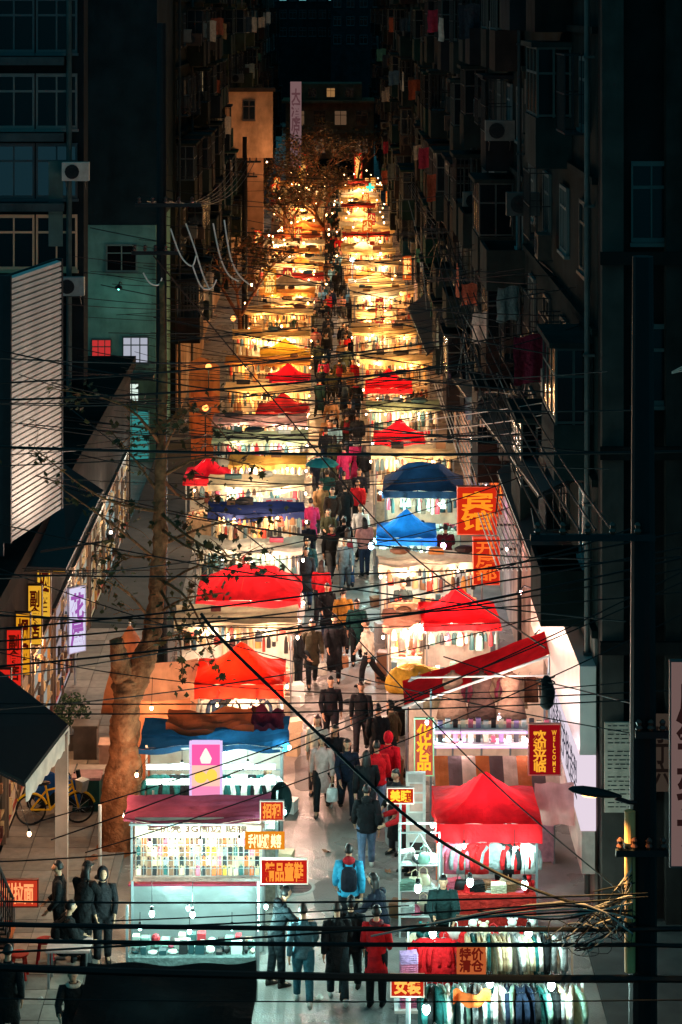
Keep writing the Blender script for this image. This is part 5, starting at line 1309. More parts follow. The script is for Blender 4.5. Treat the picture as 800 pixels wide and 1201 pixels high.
# sloping red awning with dresses hung under it
aw = thing('sloping_awning', 'long scarlet awning sloping down from the house wall to the road', 'awning', (3.3, 50.9, 0))
obj('cloth', MB().grid(lambda a, b: (-1.65+3.3*a, -1.1+1.25*b, 2.35+1.15*a+.18*b-.05*math.sin(PI*a) + .012*math.sin(a*21+b*4)), 24, 8).mesh('awning_cloth', CANOPY), aw, 'd01420')
obj('pipe', MB().tube([(-1.7, -1.15, 2.3), (1.7, -1.15, 3.5)], .03, 8).tube([(-1.5, -1.2, 3.0), (1.7, -1.2, 3.05)], .02, 6).mesh('awning_pipe', WHITEMETAL), aw)
obj('post', MB().tube([(-1.6, -1.12, 0), (-1.6, -1.12, 2.35)], .03, 8).tube([(1.6, -1.12, 0), (1.6, -1.12, 3.45)], .03, 8).mesh('awning_post', STEEL), aw)
obj('back_wall', MB().grid(lambda a, b: (-1.5+3.1*a, .2+.02*math.sin(a*30), .2+2.0*b+.9*a*b), 20, 2).mesh('awning_back', CANOPY), aw, 'f0dcc8')
lamp((2.4, 49.3, 2.4), 15, (1, .7, .56)); lamp((3.9, 49.3, 2.8), 16, (1, .7, .56))
for i, (x, c) in enumerate(((2.75, '8a6a58'), (3.4, '5a4038'), (4.05, 'a07a66'))):
    t = thing('dress_form', '%s gown on a stand beneath the sloping scarlet awning' % ('taupe', 'dark brown', 'tan')[i], 'mannequin', (x, 50.0, 2.0), 0, None, (1.25, 1.2, .95))
    obj('gown', MB().loft([(0, .3, .2, 0, 0), (.35, .24, .17, 0, 0), (.62, .14, .11, 0, 0), (.85, .19, .12, 0, 0), (1.0, .16, .09, 0, 0), (1.07, .05, .05, 0, 0), (1.12, .04, .04, 0, 0)], 16).mesh('gown', CLOTH, True), t, c)
    obj('stand', MB().tube([(0, 0, -1.8), (0, 0, 0)], .02, 6).mesh('gown_stand', STEEL), t)
    lamp((x, 49.3, 3.0), 2, (1, .72, .55))
garment_rail('the sloping scarlet awning', 1.9, 4.7, 50.95, 2.75, 11, ['cream', 'sand', 'brown', 'rose', 'grey', 'white'], rr, (0, 1), edge=False)
s_ = sign('upright pink board with three yellow characters beside the cosmetics stall', (2.0, 47.6, 2.15), .38, 1.2, '化\n妆\n品', 'd8604c', 'ffb028', glow=.8, fglow=1.5, frame='a8d8a0', post=True)
t = thing('sign_column', 'white column pasted with small printed cards beside the road', 'notice board', (1.75, 45.6, 0))
obj('panel', MB().box(-.2, .2, -.03, .03, .4, 2.3).mesh('column_panel', PAINT), t, 'e8e0d8')
for k in range(9):
    obj('card', MB().box(-.16+.03*(k % 2), .14, -.04, -.033, .5+k*.2, .66+k*.2).mesh('column_card', PAINT), t, R.choice(['f0e4d8', 'c8bdb4', '3a3030', 'e0b0a0']))
wb = sign('crimson hanging banner with yellow characters and letters by the striped awning', (4.3, 44.6, 3.1), .62, 1.0, None, 'b81420', 'f0a020', glow=.5, frame='e08070')
obj('lettering', text_mesh('欢\n迎\n光\n临', bold=.03), wb, (1.0, .42, .03, 1), (-.1, -.036, -.03), None, (.27, .3, .84))
obj('lettering', text_mesh('W\nE\nL\nC\nO\nM\nE', bold=.02), wb, (1.0, .42, .03, 1), (.19, -.036, -.03), None, (.1, .3, .84))
lsh = obj('tarpaulin_screen', MB().grid(lambda a, b: (4.12+.8*a, 44.8+.05*math.sin(a*12+b*3), 1.5+.85*b), 12, 6).mesh('tarpaulin_pink', CANOPY, True), None, 'c89c94')
tag(lsh, 'dusty pink cloth screen knotted beside the crimson banner', 'tarpaulin')
n12 = 'the scarlet tent under the hotel sign'
stall('plain scarlet tent under the hotel sign', 2.4, 4.3, 57.0, 59.0, 2.2, 'tent', 'e6141e', .68, lightc=CREAM, power=85, bulbs=2, counter=.8, ccol='b8a898', seed=63, goods='cool', back='e8dcd0', valance=.2)
stall('pink draped stall joined to the plain scarlet tent', 1.45, 2.4, 56.3, 58.2, 2.1, 'tarp', 'c88a74', lightc=CREAM, power=40, bulbs=1, seed=64, goods='warm', back='e8dcd0', tier=True)
hp = obj('cloth_heap', MB().sphere((0, 0, .2), .75, .5, .36, 18, 10, lambda p: p + Vector((.07*math.sin(p.y*13), .05*math.sin(p.x*11), .07*math.sin(p.x*9+p.y*14)))).mesh('cloth_heap', CLOTH, True), None, 'c89a34', (2.1, 55.4, 1.0))
tag(hp, 'heap of mustard yellow cloth piled on the pink draped stall front', 'cloth')
ct = thing('goods_cart', 'low white goods cart under the mustard heap', 'cart', (2.6, 55.3, 0))
obj('tray', MB().box(-1.2, 1.9, -.5, .5, .75, .95).mesh('cart_tray', PAINT), ct, 'd8d0c8')
for x in (-.9, 1.5): 
    for y in (-.45, .45): obj('wheel', MB().loft([(-.03, .3, .3, 0, 0), (.03, .3, .3, 0, 0)], 18, Matrix.Translation((x, y, .3)) @ Matrix.Rotation(PI/2, 4, 'X')).mesh('cart_wheel', BLACK), ct)
rnd_goods('the low white goods cart', 2.9, 4.3, 55.2, .95, 9, ['bag', 'box', 'shoe'], ['grey', 'white', 'black', 'brown'], rr)
SPEC_R = [
 ('cream stall stacked with cartons behind the plain scarlet tent', 1.45, 4.2, 61.6, 2.2, 2.3, 'tarp', 'e4d4b8', CREAM, 62, 'warm'),
 ('blue peaked tent with a pale hem', 1.45, 3.15, 66.4, 1.9, 2.15, 'tent', '185a9a', COOL, 62, 'cool'),
 ('navy flat-topped tent above a row of shoppers', 1.8, 4.35, 72.6, 2.4, 2.2, 'flat_tent', '10243c', COOL, 70, 'cool'),
 ('cream stall with looped awnings behind the navy tent', 1.5, 4.3, 77.0, 1.8, 2.35, 'tarp', 'e0d0a8', WARM, 56, 'warm'),
 ('scarlet peaked tent with pale lettering on its hem', 1.65, 3.4, 81.0, 1.9, 2.2, 'tent', 'e6141e', CREAM, 62, 'warm'),
 ('green-fringed stall between two scarlet tents', 1.5, 4.2, 86.0, 1.8, 2.35, 'tarp', 'a8b890', WARM, 65, 'cool'),
 ('steep scarlet tent, last of the scarlet ones', 1.5, 3.35, 92.0, 2.0, 2.25, 'tent', 'e6141e', WARM, 58, 'warm'),
 ('cream stall with arched openings past the steep scarlet tent', 1.4, 4.4, 97.5, 2.0, 2.4, 'tarp', 'e8d4a8', GOLD, 75, 'warm'),
]
for i, (lb, x0, x1, y0, dp, ev, rf, cl, lc, pw, gd) in enumerate(SPEC_R):
    stall(lb, x0, x1, y0, y0+dp, ev, rf, cl, .66, lc, pw, 2, seed=80+i, goods=gd, back='e8dcc4', ccol=R.choice(['d8c8b0', 'b89878', 'c8bca8']), tier=rf == 'tarp')
for k in range(7):
    carton('brown carton piled in front of the cream stall', (1.7+.36*k % 2.4, 61.2, .86 + .0*k), rr.uniform(-.1, .1), (.33, .3, .26), ['a07850', 'c89a70', '8a6040'][k % 3], None, 'brown cartons on the cream stall')
# hotel signs
hs = sign('upper red neon board reading two big amber characters for the hotel', (4.15, 63.0, 3.75), 1.08, 1.32, '宾\n馆', 'd82c14', 'ff9020', glow=.9, fglow=1.15, frame='ff7050', thick=.2, bold=.02)
obj('bracket', MB().box(.55, 1.1, -.03, .03, .4, .45).box(.55, 1.1, -.03, .03, -.45, -.4).mesh('sign_bracket', DARKMETAL), hs)
hs = sign('lower red neon board hanging under the hotel sign', (4.4, 62.8, 2.36), .72, 1.3, '开\n房\n部', 'd02814', 'ff7028', glow=.9, fglow=1.1, frame='ff7050', thick=.16, bold=.02)
obj('bracket', MB().box(.37, .88, -.03, .03, .3, .35).mesh('sign_bracket', DARKMETAL), hs)
for i, (x, y, c) in enumerate(((4.75, 64.5, 'ff6a30'), (4.95, 65.5, 'ff8a40'))):
    sign('narrow orange glowing strip %s the hotel board' % ('just behind' if i == 0 else 'farther behind'), (x, y, 3.9), .26, 1.7, '住\n宿\n热\n水', 'c84020', c, glow=.7, fglow=1.3, frame=None)
vt = thing('neon_tube', 'violet neon tube standing on the wall past the hotel sign', 'lamp', (4.9, 66.5, 2.6))
obj('tube', MB().tube([(0, 0, 0), (.03, 0, 1.2), (.0, 0, 2.2)], .05, 8).mesh('neon_tube', LETTER), vt, (2.2, .4, 2.6, 1)); obj('clip', MB().box(-.03, .42, .06, .1, 1.0, 1.06).mesh('neon_clip', DARKMETAL), vt)
lamp((4.7, 66.2, 3.7), 16, (.9, .3, 1))

# --- the far rows
FARC = ['e8cf98', 'd8b070', 'f0dcb0', 'c88a48', 'e8d8b8', 'b8603c', 'd89c58', 'e8c080', 'a83428', 'f0e0c0']
y = 105.0; i = 0
while y < 203:
    for side in (-1, 1):
        rr2 = random.Random(i*7+side)
        x0, x1 = (-4.5 + rr2.uniform(-.3, 1.4), -(.75 if y < 125 else .45) - rr2.uniform(0, .4)) if side < 0 else ((1.05 if y < 125 else .7) + rr2.uniform(0, .4), 4.4 + rr2.uniform(-1.3, .2))
        cl = rr2.choice(FARC); rf = rr2.choice(['tarp', 'tarp', 'tarp', 'tent'])
        nm = {'e8cf98': 'cream', 'd8b070': 'straw', 'f0dcb0': 'ivory', 'c88a48': 'amber', 'e8d8b8': 'pale', 'b8603c': 'rust', 'd89c58': 'orange', 'e8c080': 'honey', 'a83428': 'brick red', 'f0e0c0': 'white'}[cl]
        lb = '%s-roofed %s in the gold-lit far row on the %s side' % (nm, 'tent' if rf == 'tent' else 'awning stall', 'plane tree' if side < 0 else 'hotel sign')
        yy = y + rr2.uniform(-1.0, 1.0) + (1.2 if side > 0 else 0)
        stall(lb, x0, x1, yy, yy+2.1, 2.3 + rr2.uniform(-.35, .3), rf, cl, .5, rr2.choice([GOLD, GOLD, WARM, (1, .66, .34)]), 95 + (y-105)*.2, 1 if y > 150 else 2, seed=200+i*2+(side > 0), goods='warm', back='f0dcb8', group='far market stalls on the %s side' % ('plane tree' if side < 0 else 'hotel sign'), ccol=rr2.choice(['d8c8b0', 'c89878', 'd8bca8', 'e8d8b8']), posts=y < 190, tier=rf == 'tarp')
    y += 3.3 if y < 150 else 4.4
    i += 1
for k in range(130):
    yy = R.uniform(106, 207); x = R.uniform(-4.4, 4.4) if yy > 125 else R.choice([R.uniform(-4.4, -.8), R.uniform(1.1, 4.4)])
    t = thing('hanging_lamp', 'bare gold bulb strung over the far market lane', 'lamp', (x, yy, R.uniform(2.1, 3.1)), 0, 'gold bulbs over the far lane')
    obj('bulb', bulb_mesh(), t, (1, .6, .25, 1), scale=R.uniform(.8, 1.7))
    obj('cord', MB().tube([(0, 0, .05), (0, .05, .5)], .008, 4).mesh('bulb_cord', BLACK), t)
for k in range(16):
    yy = 108 + k*6; sd = -1 if k % 2 else 1
    c_ = R.choice(['e03a1c', 'e8601c', 'd83028', 'e88a28'])
    sign('%s upright glowing stall sign in the far row' % {'e03a1c': 'red', 'e8601c': 'orange', 'd83028': 'crimson', 'e88a28': 'amber'}[c_], (sd*R.uniform(1.6, 4.9) - (.3 if sd < 0 else -.2), yy, R.uniform(2.6, 4.0)), R.uniform(.4, .7), R.uniform(.6, 1.5), R.choice(['小\n吃', '衣\n服', '鞋', '包']), c_, 'ffd070', glow=.9, fglow=1.3, frame=None, post=True, group='upright stall signs in the far rows')
gs = thing('cross_lamp', 'small green glowing lamp above the far stalls', 'lamp', (3.3, 186, 3.0)); obj('bulb', MB().box(-.35, .35, -.05, .05, -.1, .1).box(-.1, .1, -.06, .06, -.35, .35).mesh('green_cross', LETTER), gs, (.1, 1.2, .8, 1)); obj('arm', MB().box(.36, 1.1, -.03, .03, -.03, .03).mesh('cross_arm', DARKMETAL), gs)
wl = thing('flood_lamp', 'glaring white flood lamp on a pole in the mid market', 'lamp', (1.25, 128, 0))
obj('pole', MB().tube([(0, 0, 0), (0, 0, 3.4)], .04, 8).mesh('flood_pole', STEEL), wl)
obj('head', MB().box(-.18, .18, -.12, .08, 3.4, 3.62).mesh('flood_head', DARKMETAL), wl); obj('lens', MB().sphere((0, -.15, 3.5), .17, .05, .13, 10, 6).mesh('flood_lens', LETTER), wl, (5, 6, 6, 1)); lamp((0, -.4, 3.5), 60, (.9, 1, 1), wl)
for i, (u_, v_, d_) in enumerate(((420, 612, 66.5), (492, 606, 67))):
    p = px(u_, v_, d_)
    t = thing('hanging_lamp', ('blue-white' if i == 0 else 'violet-white') + ' glaring bulb at the hem of the blue tent', 'lamp', (1.2 if i == 0 else 3.35, 66.0, 2.0))
    obj('bulb', bulb_mesh(), t, (.8, 1.3, 1.6, 1) if i == 0 else (1.3, .8, 1.5, 1), scale=2.0); obj('cord', MB().tube([(0, 0, .1), (.1, .3, .3)], .006, 4).mesh('bulb_cord', BLACK), t)
    lamp((1.2 if i == 0 else 3.35, 65.85, 1.95), 26, (.6, .9, 1) if i == 0 else (.9, .6, 1))

# ------------------------------------------------------------------ things on the paved walk
sign('red and orange lettered board standing by the low tables', (-6.15, 43.0, .85), .92, .5, '兰州拉面', 'd03c24', 'ff9a60', glow=.8, fglow=1.3, frame='6a2a20', post=True)
for i, (x, y, c, nm) in enumerate(((-5.35, 41.5, 'c81c20', 'scarlet'), (-5.75, 40.9, 'c83020', 'orange-red'), (-6.2, 42.2, 'd05028', 'orange'))):
    t = thing('plastic_stool', nm + ' plastic stool by the low tables', 'stool', (x, y, 0 if y < 37 else .12))
    obj('seat', MB().loft([(.42, .17, .17, 0, 0), (.45, .18, .18, 0, 0), (.46, .16, .16, 0, 0)], 14).mesh('stool_seat', PAINT), t, c)
    for a in range(4): obj('leg', MB().tube([(.2*math.cos(a*PI/2+.78), .2*math.sin(a*PI/2+.78), 0), (.13*math.cos(a*PI/2+.78), .13*math.sin(a*PI/2+.78), .42)], .025, 6).mesh('stool_leg', PAINT), t, c)
for i, (x, y) in enumerate(((-4.8, 40.7), (-6.3, 41.2))):
    t = thing('low_table', ('pale low table among the three people in dark coats', 'orange-topped low table below the red lettered board')[i], 'table', (x, y, .12))
    obj('top', MB().box(-.4, .4, -.3, .3, .66, .7).mesh('low_table_top', PAINT), t, ('c8a8a0', 'c87040')[i])
    for sx in (-1, 1):
        for sy in (-1, 1): obj('leg', MB().box(sx*.35-.02, sx*.35+.02, sy*.25-.02, sy*.25+.02, 0, .658).mesh('low_table_leg', STEEL), t)
hb = thing('hanging_lamp', 'added amber bulb over the low tables', 'lamp', (-5.7, 41.9, 2.4)); obj('bulb', bulb_mesh(), hb, (1, .6, .3, 1)); obj('cord', MB().tube([(0, 0, .05), (-.4, .1, 1.2)], .006, 4).mesh('bulb_cord', BLACK), hb); lamp((-5.7, 41.9, 2.32), 20, (1, .6, .36))  # bulb added to brighten the ground around the tables
# bicycle
def bicycle(loc, rotz):
    t = thing('bicycle', 'yellow bicycle parked against the fringed canopy post', 'bicycle', loc, rotz); c = 'd8a818'
    for x, nm in ((-.52, 0), (.52, 1)):
        w = obj('wheel', MB().tube([(x+.32*math.cos(a), 0, .34+.32*math.sin(a)) for a in [2*PI*k/24 for k in range(25)]], .022, 6, False).mesh('tyre', BLACK), t)
        sp = MB()
        for k in range(10): sp.tube([(x, 0, .34), (x+.31*math.cos(k*PI/5), 0, .34+.31*math.sin(k*PI/5))], .004, 4)
        obj('spokes', sp.mesh('spokes', STEEL), w)
        obj('mudguard', MB().tube([(x+.36*math.cos(a), 0, .34+.36*math.sin(a)) for a in [.3+2.2*k/10 for k in range(11)]], .025, 6).mesh('mudguard', PAINT), t, c)
    f = MB().tube([(-.52, 0, .34), (-.1, 0, .32), (.38, 0, .8)], .025, 6).tube([(-.1, 0, .32), (-.2, 0, .85)], .025, 6).tube([(-.52, 0, .34), (-.18, 0, .75), (.36, 0, .85)], .022, 6).tube([(.52, 0, .34), (.36, 0, .95)], .024, 6)
    obj('frame', f.mesh('bike_frame', PAINT), t, c)
    obj('saddle', MB().loft([(.87, .06, .04, -.2, 0), (.9, .13, .08, -.22, 0), (.94, .12, .07, -.23, 0)], 10).mesh('saddle', BLACK), t)
    obj('handlebar', MB().tube([(.3, -.28, 1.02), (.36, -.1, 1.0), (.36, .1, 1.0), (.3, .28, 1.02)], .016, 6).tube([(.36, 0, .9), (.36, 0, 1.0)], .018, 6).mesh('handlebar', DARKMETAL), t)
    obj('basket', MB().loft([(.7, .12, .15, .58, 0), (.95, .16, .19, .6, 0)], 4).mesh('basket', STEEL), t)
bicycle((-6.05, 48.6, .12), rad(8))
cv = obj('plastic_cover', MB().grid(lambda a, b: (-6.55+1.0*a, 49.0+.5*b+.05*math.sin(a*8), 1.05 - .35*(2*a-1)**2 - .4*(2*b-1)**2 + .05*math.sin(a*17+b*6)), 16, 10).mesh('plastic_cover', CANOPY, True), None, '1a5aa8')
tag(cv, 'crumpled blue plastic cover thrown over the scooter behind the bicycle', 'cover')
t = thing('scooter', 'dark motor scooter under the blue cover', 'scooter', (-6.05, 49.3, .12))
obj('body', MB().loft([(.2, .5, .14, 0, 0), (.35, .62, .16, 0, 0), (.55, .5, .15, -.1, 0), (.68, .35, .13, -.2, 0)], 12).mesh('scooter_body', PAINT), t, '16282a')
for x in (-.5, .55): obj('wheel', MB().tube([(x+.17*math.cos(a), 0, .22+.17*math.sin(a)) for a in [2*PI*k/16 for k in range(17)]], .05, 8, False).mesh('scooter_tyre', BLACK), t)
obj('steering_column', MB().tube([(.55, 0, .25), (.42, 0, .95)], .05, 8).tube([(.38, -.28, .98), (.38, .28, .98)], .02, 6).mesh('scooter_column', DARKMETAL), t)
for i, (x, y, sx, sy, sz, c, nm) in enumerate(((-5.85, 53.0, .55, .5, .75, '5a5450', 'grey concrete block by the potted bush'), (-5.2, 52.4, .5, .5, .5, 'c8a494', 'pale pink crate on the paved walk'), (-5.6, 50.9, 1.1, .6, .35, 'a89c94', 'long pale slab bench on the paved walk'),
        (-5.45, 49.6, .6, .5, .7, '1c4a46', 'green cabinet with a pinkish lid beside the trunk'), (-4.75, 50.4, .4, .35, 1.15, '7a8078', 'tall grey switch cabinet beside the trunk'), (-4.85, 48.6, .18, .3, .85, '1f5a78', 'narrow blue bin at the foot of the trunk'))):
    t = thing('street_cabinet' if i > 2 else 'block_seat', nm, 'cabinet' if i > 2 else 'block', (x, y, .12))
    obj('base', MB().box(-sx/2, sx/2, -sy/2, sy/2, 0, sz).mesh('block_base', PAINT), t, c)
    obj('lid', MB().box(-sx/2-.03, sx/2+.03, -sy/2-.03, sy/2+.03, sz+.003, sz+.06).mesh('block_lid', PAINT), t, 'c08a88' if i == 3 else c)
t = thing('potted_bush', 'round dark bush in a stone pot before the shop row', 'plant', (-6.25, 53.6, .12))
obj('pot', MB().loft([(0, .22, .22, 0, 0), (.4, .3, .3, 0, 0), (.42, .32, .32, 0, 0)], 14).mesh('pot', PAINT), t, '77706a')
lf = MB(); rr = random.Random(5)
for k in range(420):
    a, b, r_ = rr.uniform(0, 2*PI), rr.uniform(-.9, 1), rr.uniform(.25, .45)
    p = Vector((r_*math.cos(a)*math.sqrt(1-b*b), r_*math.sin(a)*math.sqrt(1-b*b), .85+r_*b*1.1)); q = Vector((rr.uniform(-1, 1), rr.uniform(-1, 1), rr.uniform(-1, 1))).normalized()*.06; w = q.orthogonal().normalized()*.03
    lf.add([p-q, p+w, p+q, p-w], [(0, 1, 2, 3)])
obj('foliage', lf.mesh('bush_leaves', LEAF), t, '24402a', kind='stuff')
gp = thing('guard_post', 'slim white bollard pole on the paved walk', 'bollard', (-4.75, 45.6, .12)); obj('pole', MB().tube([(0, 0, 0), (0, 0, 1.5)], .035, 8).mesh('guard_pole', WHITEMETAL), gp); obj('foot', MB().loft([(0, .12, .12, 0, 0), (.04, .1, .1, 0, 0)], 12).mesh('guard_foot', DARKMETAL), gp)

# ------------------------------------------------------------------ trees
def leaf_mesh(k):
    def mk():
        rr = random.Random(40+k); lob = [(0, -.02), (.5, .05), (.28, .22), (.62, .42), (.3, .48), (.34, .78), (.12, .68), (0, 1.05), (-.12, .68), (-.34, .78), (-.3, .48), (-.62, .42), (-.28, .22), (-.5, .05)]
        vs = [(0, 0, .35)]
        pts = [(x*(1+rr.uniform(-.1, .1)), y*(1+rr.uniform(-.08, .08))) for x, y in lob]
        V_ = [(0, .35, .02)] + [(x, y, -.14*abs(x) - .12*(y-.35)**2 + rr.uniform(-.03, .03)) for x, y in pts]
        n = len(pts); m = MB().add(V_, [(0, i+1, (i+1) % n + 1) for i in range(n)])
        m.add([(-.012, -.4, 0), (.012, -.4, 0), (.012, 0, 0), (-.012, 0, 0)], [(0, 1, 2, 3)])
        return m.mesh('leaf', LEAF)
    return cached(('leaf', k), mk)
LEAFC = ['2c3018', '4a4420', '3a2f18', '5c4a22', '24301c', '6a4a22', '38401e']
def limb(t, pts, r0, r1, name='branch'):
    pts = [Vector(p) for p in pts]; P_ = []
    for i in range(len(pts)-1):                                   # smooth a little
        a, b = pts[i], pts[i+1]
        for k in range(3): P_.append(a.lerp(b, k/3))
    P_.append(pts[-1])
    for it in range(2): P_ = [P_[0]] + [(P_[i-1] + P_[i]*2 + P_[i+1])/4 for i in range(1, len(P_)-1)] + [P_[-1]]
    n = len(P_); rr = [(r0 + (r1-r0)*i/(n-1)) * (1 + .09*math.sin(i*2.3+r0*20)) for i in range(n)]
    if r0 > .2:
        D_ = []; 
        for i in range(len(P_)-1):
            for k in range(4): D_.append((P_[i].lerp(P_[i+1], k/4), rr[i] + (rr[i+1]-rr[i])*k/4))
        D_.append((P_[-1], rr[-1]))
        mb = MB().tube([d[0] for d in D_], [d[1] for d in D_], 28)
        for i in range(len(D_)):
            for k in range(28):
                v_ = Vector(mb.v[i*28+k]); q = v_ - D_[i][0]
                n_ = noise.noise(Vector((v_.x*3, v_.y*3, v_.z*1.2))) * .3 + noise.noise(v_*8)*.2 + noise.noise(v_*22)*.1
                mb.v[i*28+k] = tuple(D_[i][0] + q*(1+n_))
        return obj(name, mb.mesh(name, BARK, True), t)
    return obj(name, MB().tube(P_, rr, 10 if r0 > .08 else 6).mesh(name, BARK, True), t)
t = thing('plane_tree', 'stout plane tree with a cut fork and sparse lobed leaves', 'tree', (0, 0, 0))
d0 = 47.3
trunk = limb(t, [px(133, 1003, d0), px(138, 960, d0), px(143, 890, d0), px(149, 830, d0), px(153, 795, d0)], .4, .29, 'trunk')
limb(t, [px(152, 815, d0), px(165, 780, d0), px(180, 742, d0), px(186, 690, d0), px(187, 630, d0), px(189, 540, d0), px(192, 430, d0), px(190, 330, d0)], .26, .05, 'limb')
limb(t, [px(153, 812, d0), px(146, 795, d0), px(140, 775, d0-.2), px(136, 752, d0-.3)], .24, .17, 'stump_limb')
rr = random.Random(9); LV = []
TW = [((187, 640), (250, 612), (330, 600), 48), ((188, 560), (240, 530), (310, 545), 47), ((187, 690), (230, 660), (300, 650), 46.5), ((185, 720), (215, 700), (262, 690), 46.8), ((182, 735), (150, 690), (110, 672), 46.5),
      ((187, 660), (140, 620), (62, 560), 46), ((188, 600), (120, 590), (40, 520), 45.5), ((188, 520), (150, 470), (60, 450), 46), ((189, 500), (230, 470), (275, 520), 48.5), ((188, 620), (215, 640), (265, 655), 45.5),
      ((176, 755), (205, 745), (222, 735), 46), ((189, 560), (215, 590), (260, 575), 49), ((188, 650), (160, 655), (125, 640), 48), ((187, 600), (230, 640), (325, 668), 45), ((188, 680), (225, 700), (260, 790), 45.2),
      ((187, 690), (210, 730), (215, 795), 45.0), ((188, 540), (205, 500), (225, 470), 46), ((187, 580), (160, 540), (130, 500), 47)]
for (a, b, c, dd) in TW:
    A, B, C = px(a[0], a[1], d0), px(b[0], b[1], (d0+dd)/2), px(c[0], c[1], dd)
    C.z -= .1
    limb(t, [A, B, C], .04, .008, 'twig')
    for s in range(3):                      # side shoots
        q = A.lerp(B, rr.uniform(.3, 1)) if s == 0 else B.lerp(C, rr.uniform(.1, .9))
        e = q + Vector((rr.uniform(-.6, .6), rr.uniform(-.5, .5), rr.uniform(-.5, .45)))
        limb(t, [q, q.lerp(e, .5) + Vector((0, 0, .06)), e], .012, .005, 'twig'); LV.append((q, e))
    LV.append((B, C)); LV.append((B.lerp(C, .5), C))
nl = 0
for (a, b) in LV:
    for k in range(3 if len(LV) > 80 else 4):
        if nl >= 295: break
        p = a.lerp(b, rr.uniform(.35, 1.05)) + Vector((rr.uniform(-.1, .1), rr.uniform(-.1, .1), rr.uniform(-.12, .03)))
        obj('leaf', leaf_mesh(rr.randrange(4)), t, rr.choice(LEAFC), p, (rr.uniform(-1.3, .9), rr.uniform(-.8, .8), rr.uniform(0, 6.28)), rr.uniform(.11, .21)); nl += 1
sm = MB()
for q in range(620):
    a, b = rr.choice(LV); p = a.lerp(b, rr.uniform(.1, 1.15)) + Vector((rr.gauss(0, .22), rr.gauss(0, .22), rr.gauss(0, .2))); w = rr.uniform(.04, .09)
    M_ = Matrix.Translation(p) @ Matrix.Rotation(rr.uniform(0, 6.28), 4, 'Z') @ Matrix.Rotation(rr.uniform(-1.4, 1.0), 4, 'X')
    sm.add([M_ @ Vector(v_) for v_ in ((0, -w, 0), (w*.8, -w*.2, -.01), (w*.35, w*.3, 0), (0, w*1.2, -.02), (-w*.35, w*.3, 0), (-w*.8, -w*.2, -.01))], [(0, 1, 2, 3, 4, 5)])
obj('small_leaves', sm.mesh('small_leaves', LEAF), t, '3c3a1c', kind='stuff')
for q in range(46):
    a, b = rr.choice(LV); p = a.lerp(b, rr.uniform(.2, 1)); e = p + Vector((rr.gauss(0, .4), rr.gauss(0, .3), rr.gauss(.05, .35)))
    limb(t, [p, p.lerp(e, .5) + Vector((rr.gauss(0, .06), 0, .05)), e], .007, .003, 'twig')
def far_tree(label, x, y, h, spread, seed):
    rr = random.Random(seed); t = thing('street_tree', label, 'tree', (x, y, 0))
    tr = MB(); tips = []
    def grow(p, d, L_, r, lv):
        q = p + d*L_; m = p.lerp(q, .5) + Vector((rr.uniform(-.1, .1), rr.uniform(-.1, .1), 0))*L_*.3
        tr.tube([p, m, q], [r, r*.85, r*.65], 6 if lv < 2 else 4)
        if lv >= 4: tips.append(q); return
        for k in range(3 if lv < 3 else 2):
            a = rr.uniform(0, 6.28); s = rr.uniform(.35, .75)
            nd = (d + Vector((math.cos(a)*s*spread, math.sin(a)*s*spread, rr.uniform(-.1, .3)))).normalized()
            grow(q, nd, L_*rr.uniform(.62, .8), r*.6, lv+1)
        if lv >= 2: tips.append(q)
    grow(Vector((0, 0, 0)), Vector((0, 0, 1)), h*.34, .17, 0)
    obj('trunk', tr.mesh('tree_trunk', BARK), t)
    lf = MB()
    for p in tips:
        for k in range(9):
            o = p + Vector((rr.gauss(0, .34), rr.gauss(0, .34), rr.gauss(0, .28))); s = rr.uniform(.07, .17)
            q = Vector((rr.uniform(-1, 1), rr.uniform(-1, 1), rr.uniform(-.6, .6))).normalized()*s; w = q.cross(Vector((rr.uniform(-1, 1), rr.uniform(-1, 1), 1))).normalized()*s*.7
            lf.add([o-q, o+w, o+q, o-w], [(0, 1, 2, 3)])
    obj('crown', lf.mesh('tree_crown', LEAF), t, '5a4420', kind='stuff')
far_tree('bare-limbed street tree reaching over the gold-lit far stalls', -2.6, 150, 7.5, 1.7, 1)
far_tree('slender street tree beyond the bare-limbed one', -1.6, 178, 8, 1.6, 2)
far_tree('thin street tree with rusty leaves near the flood lamp', -.5, 160, 6.5, 1.6, 3)
far_tree('broad leafy street tree hanging over the lane', -1.2, 170, 7.5, 1.9, 11)
far_tree('leafy street tree beside the broad one', -3.4, 165, 8, 1.8, 12)
far_tree('leafy street tree halfway to the gate house', -.9, 195, 8.5, 1.8, 13)
far_tree('last street tree before the gate house', -1.8, 204, 8, 1.3, 4)
far_tree('crooked street tree on the hotel sign side of the gate', 2.6, 208, 7, 1.3, 5)
far_tree('scrubby street tree beside the alley mouth', -4.6, 112, 7, 1.2, 6)

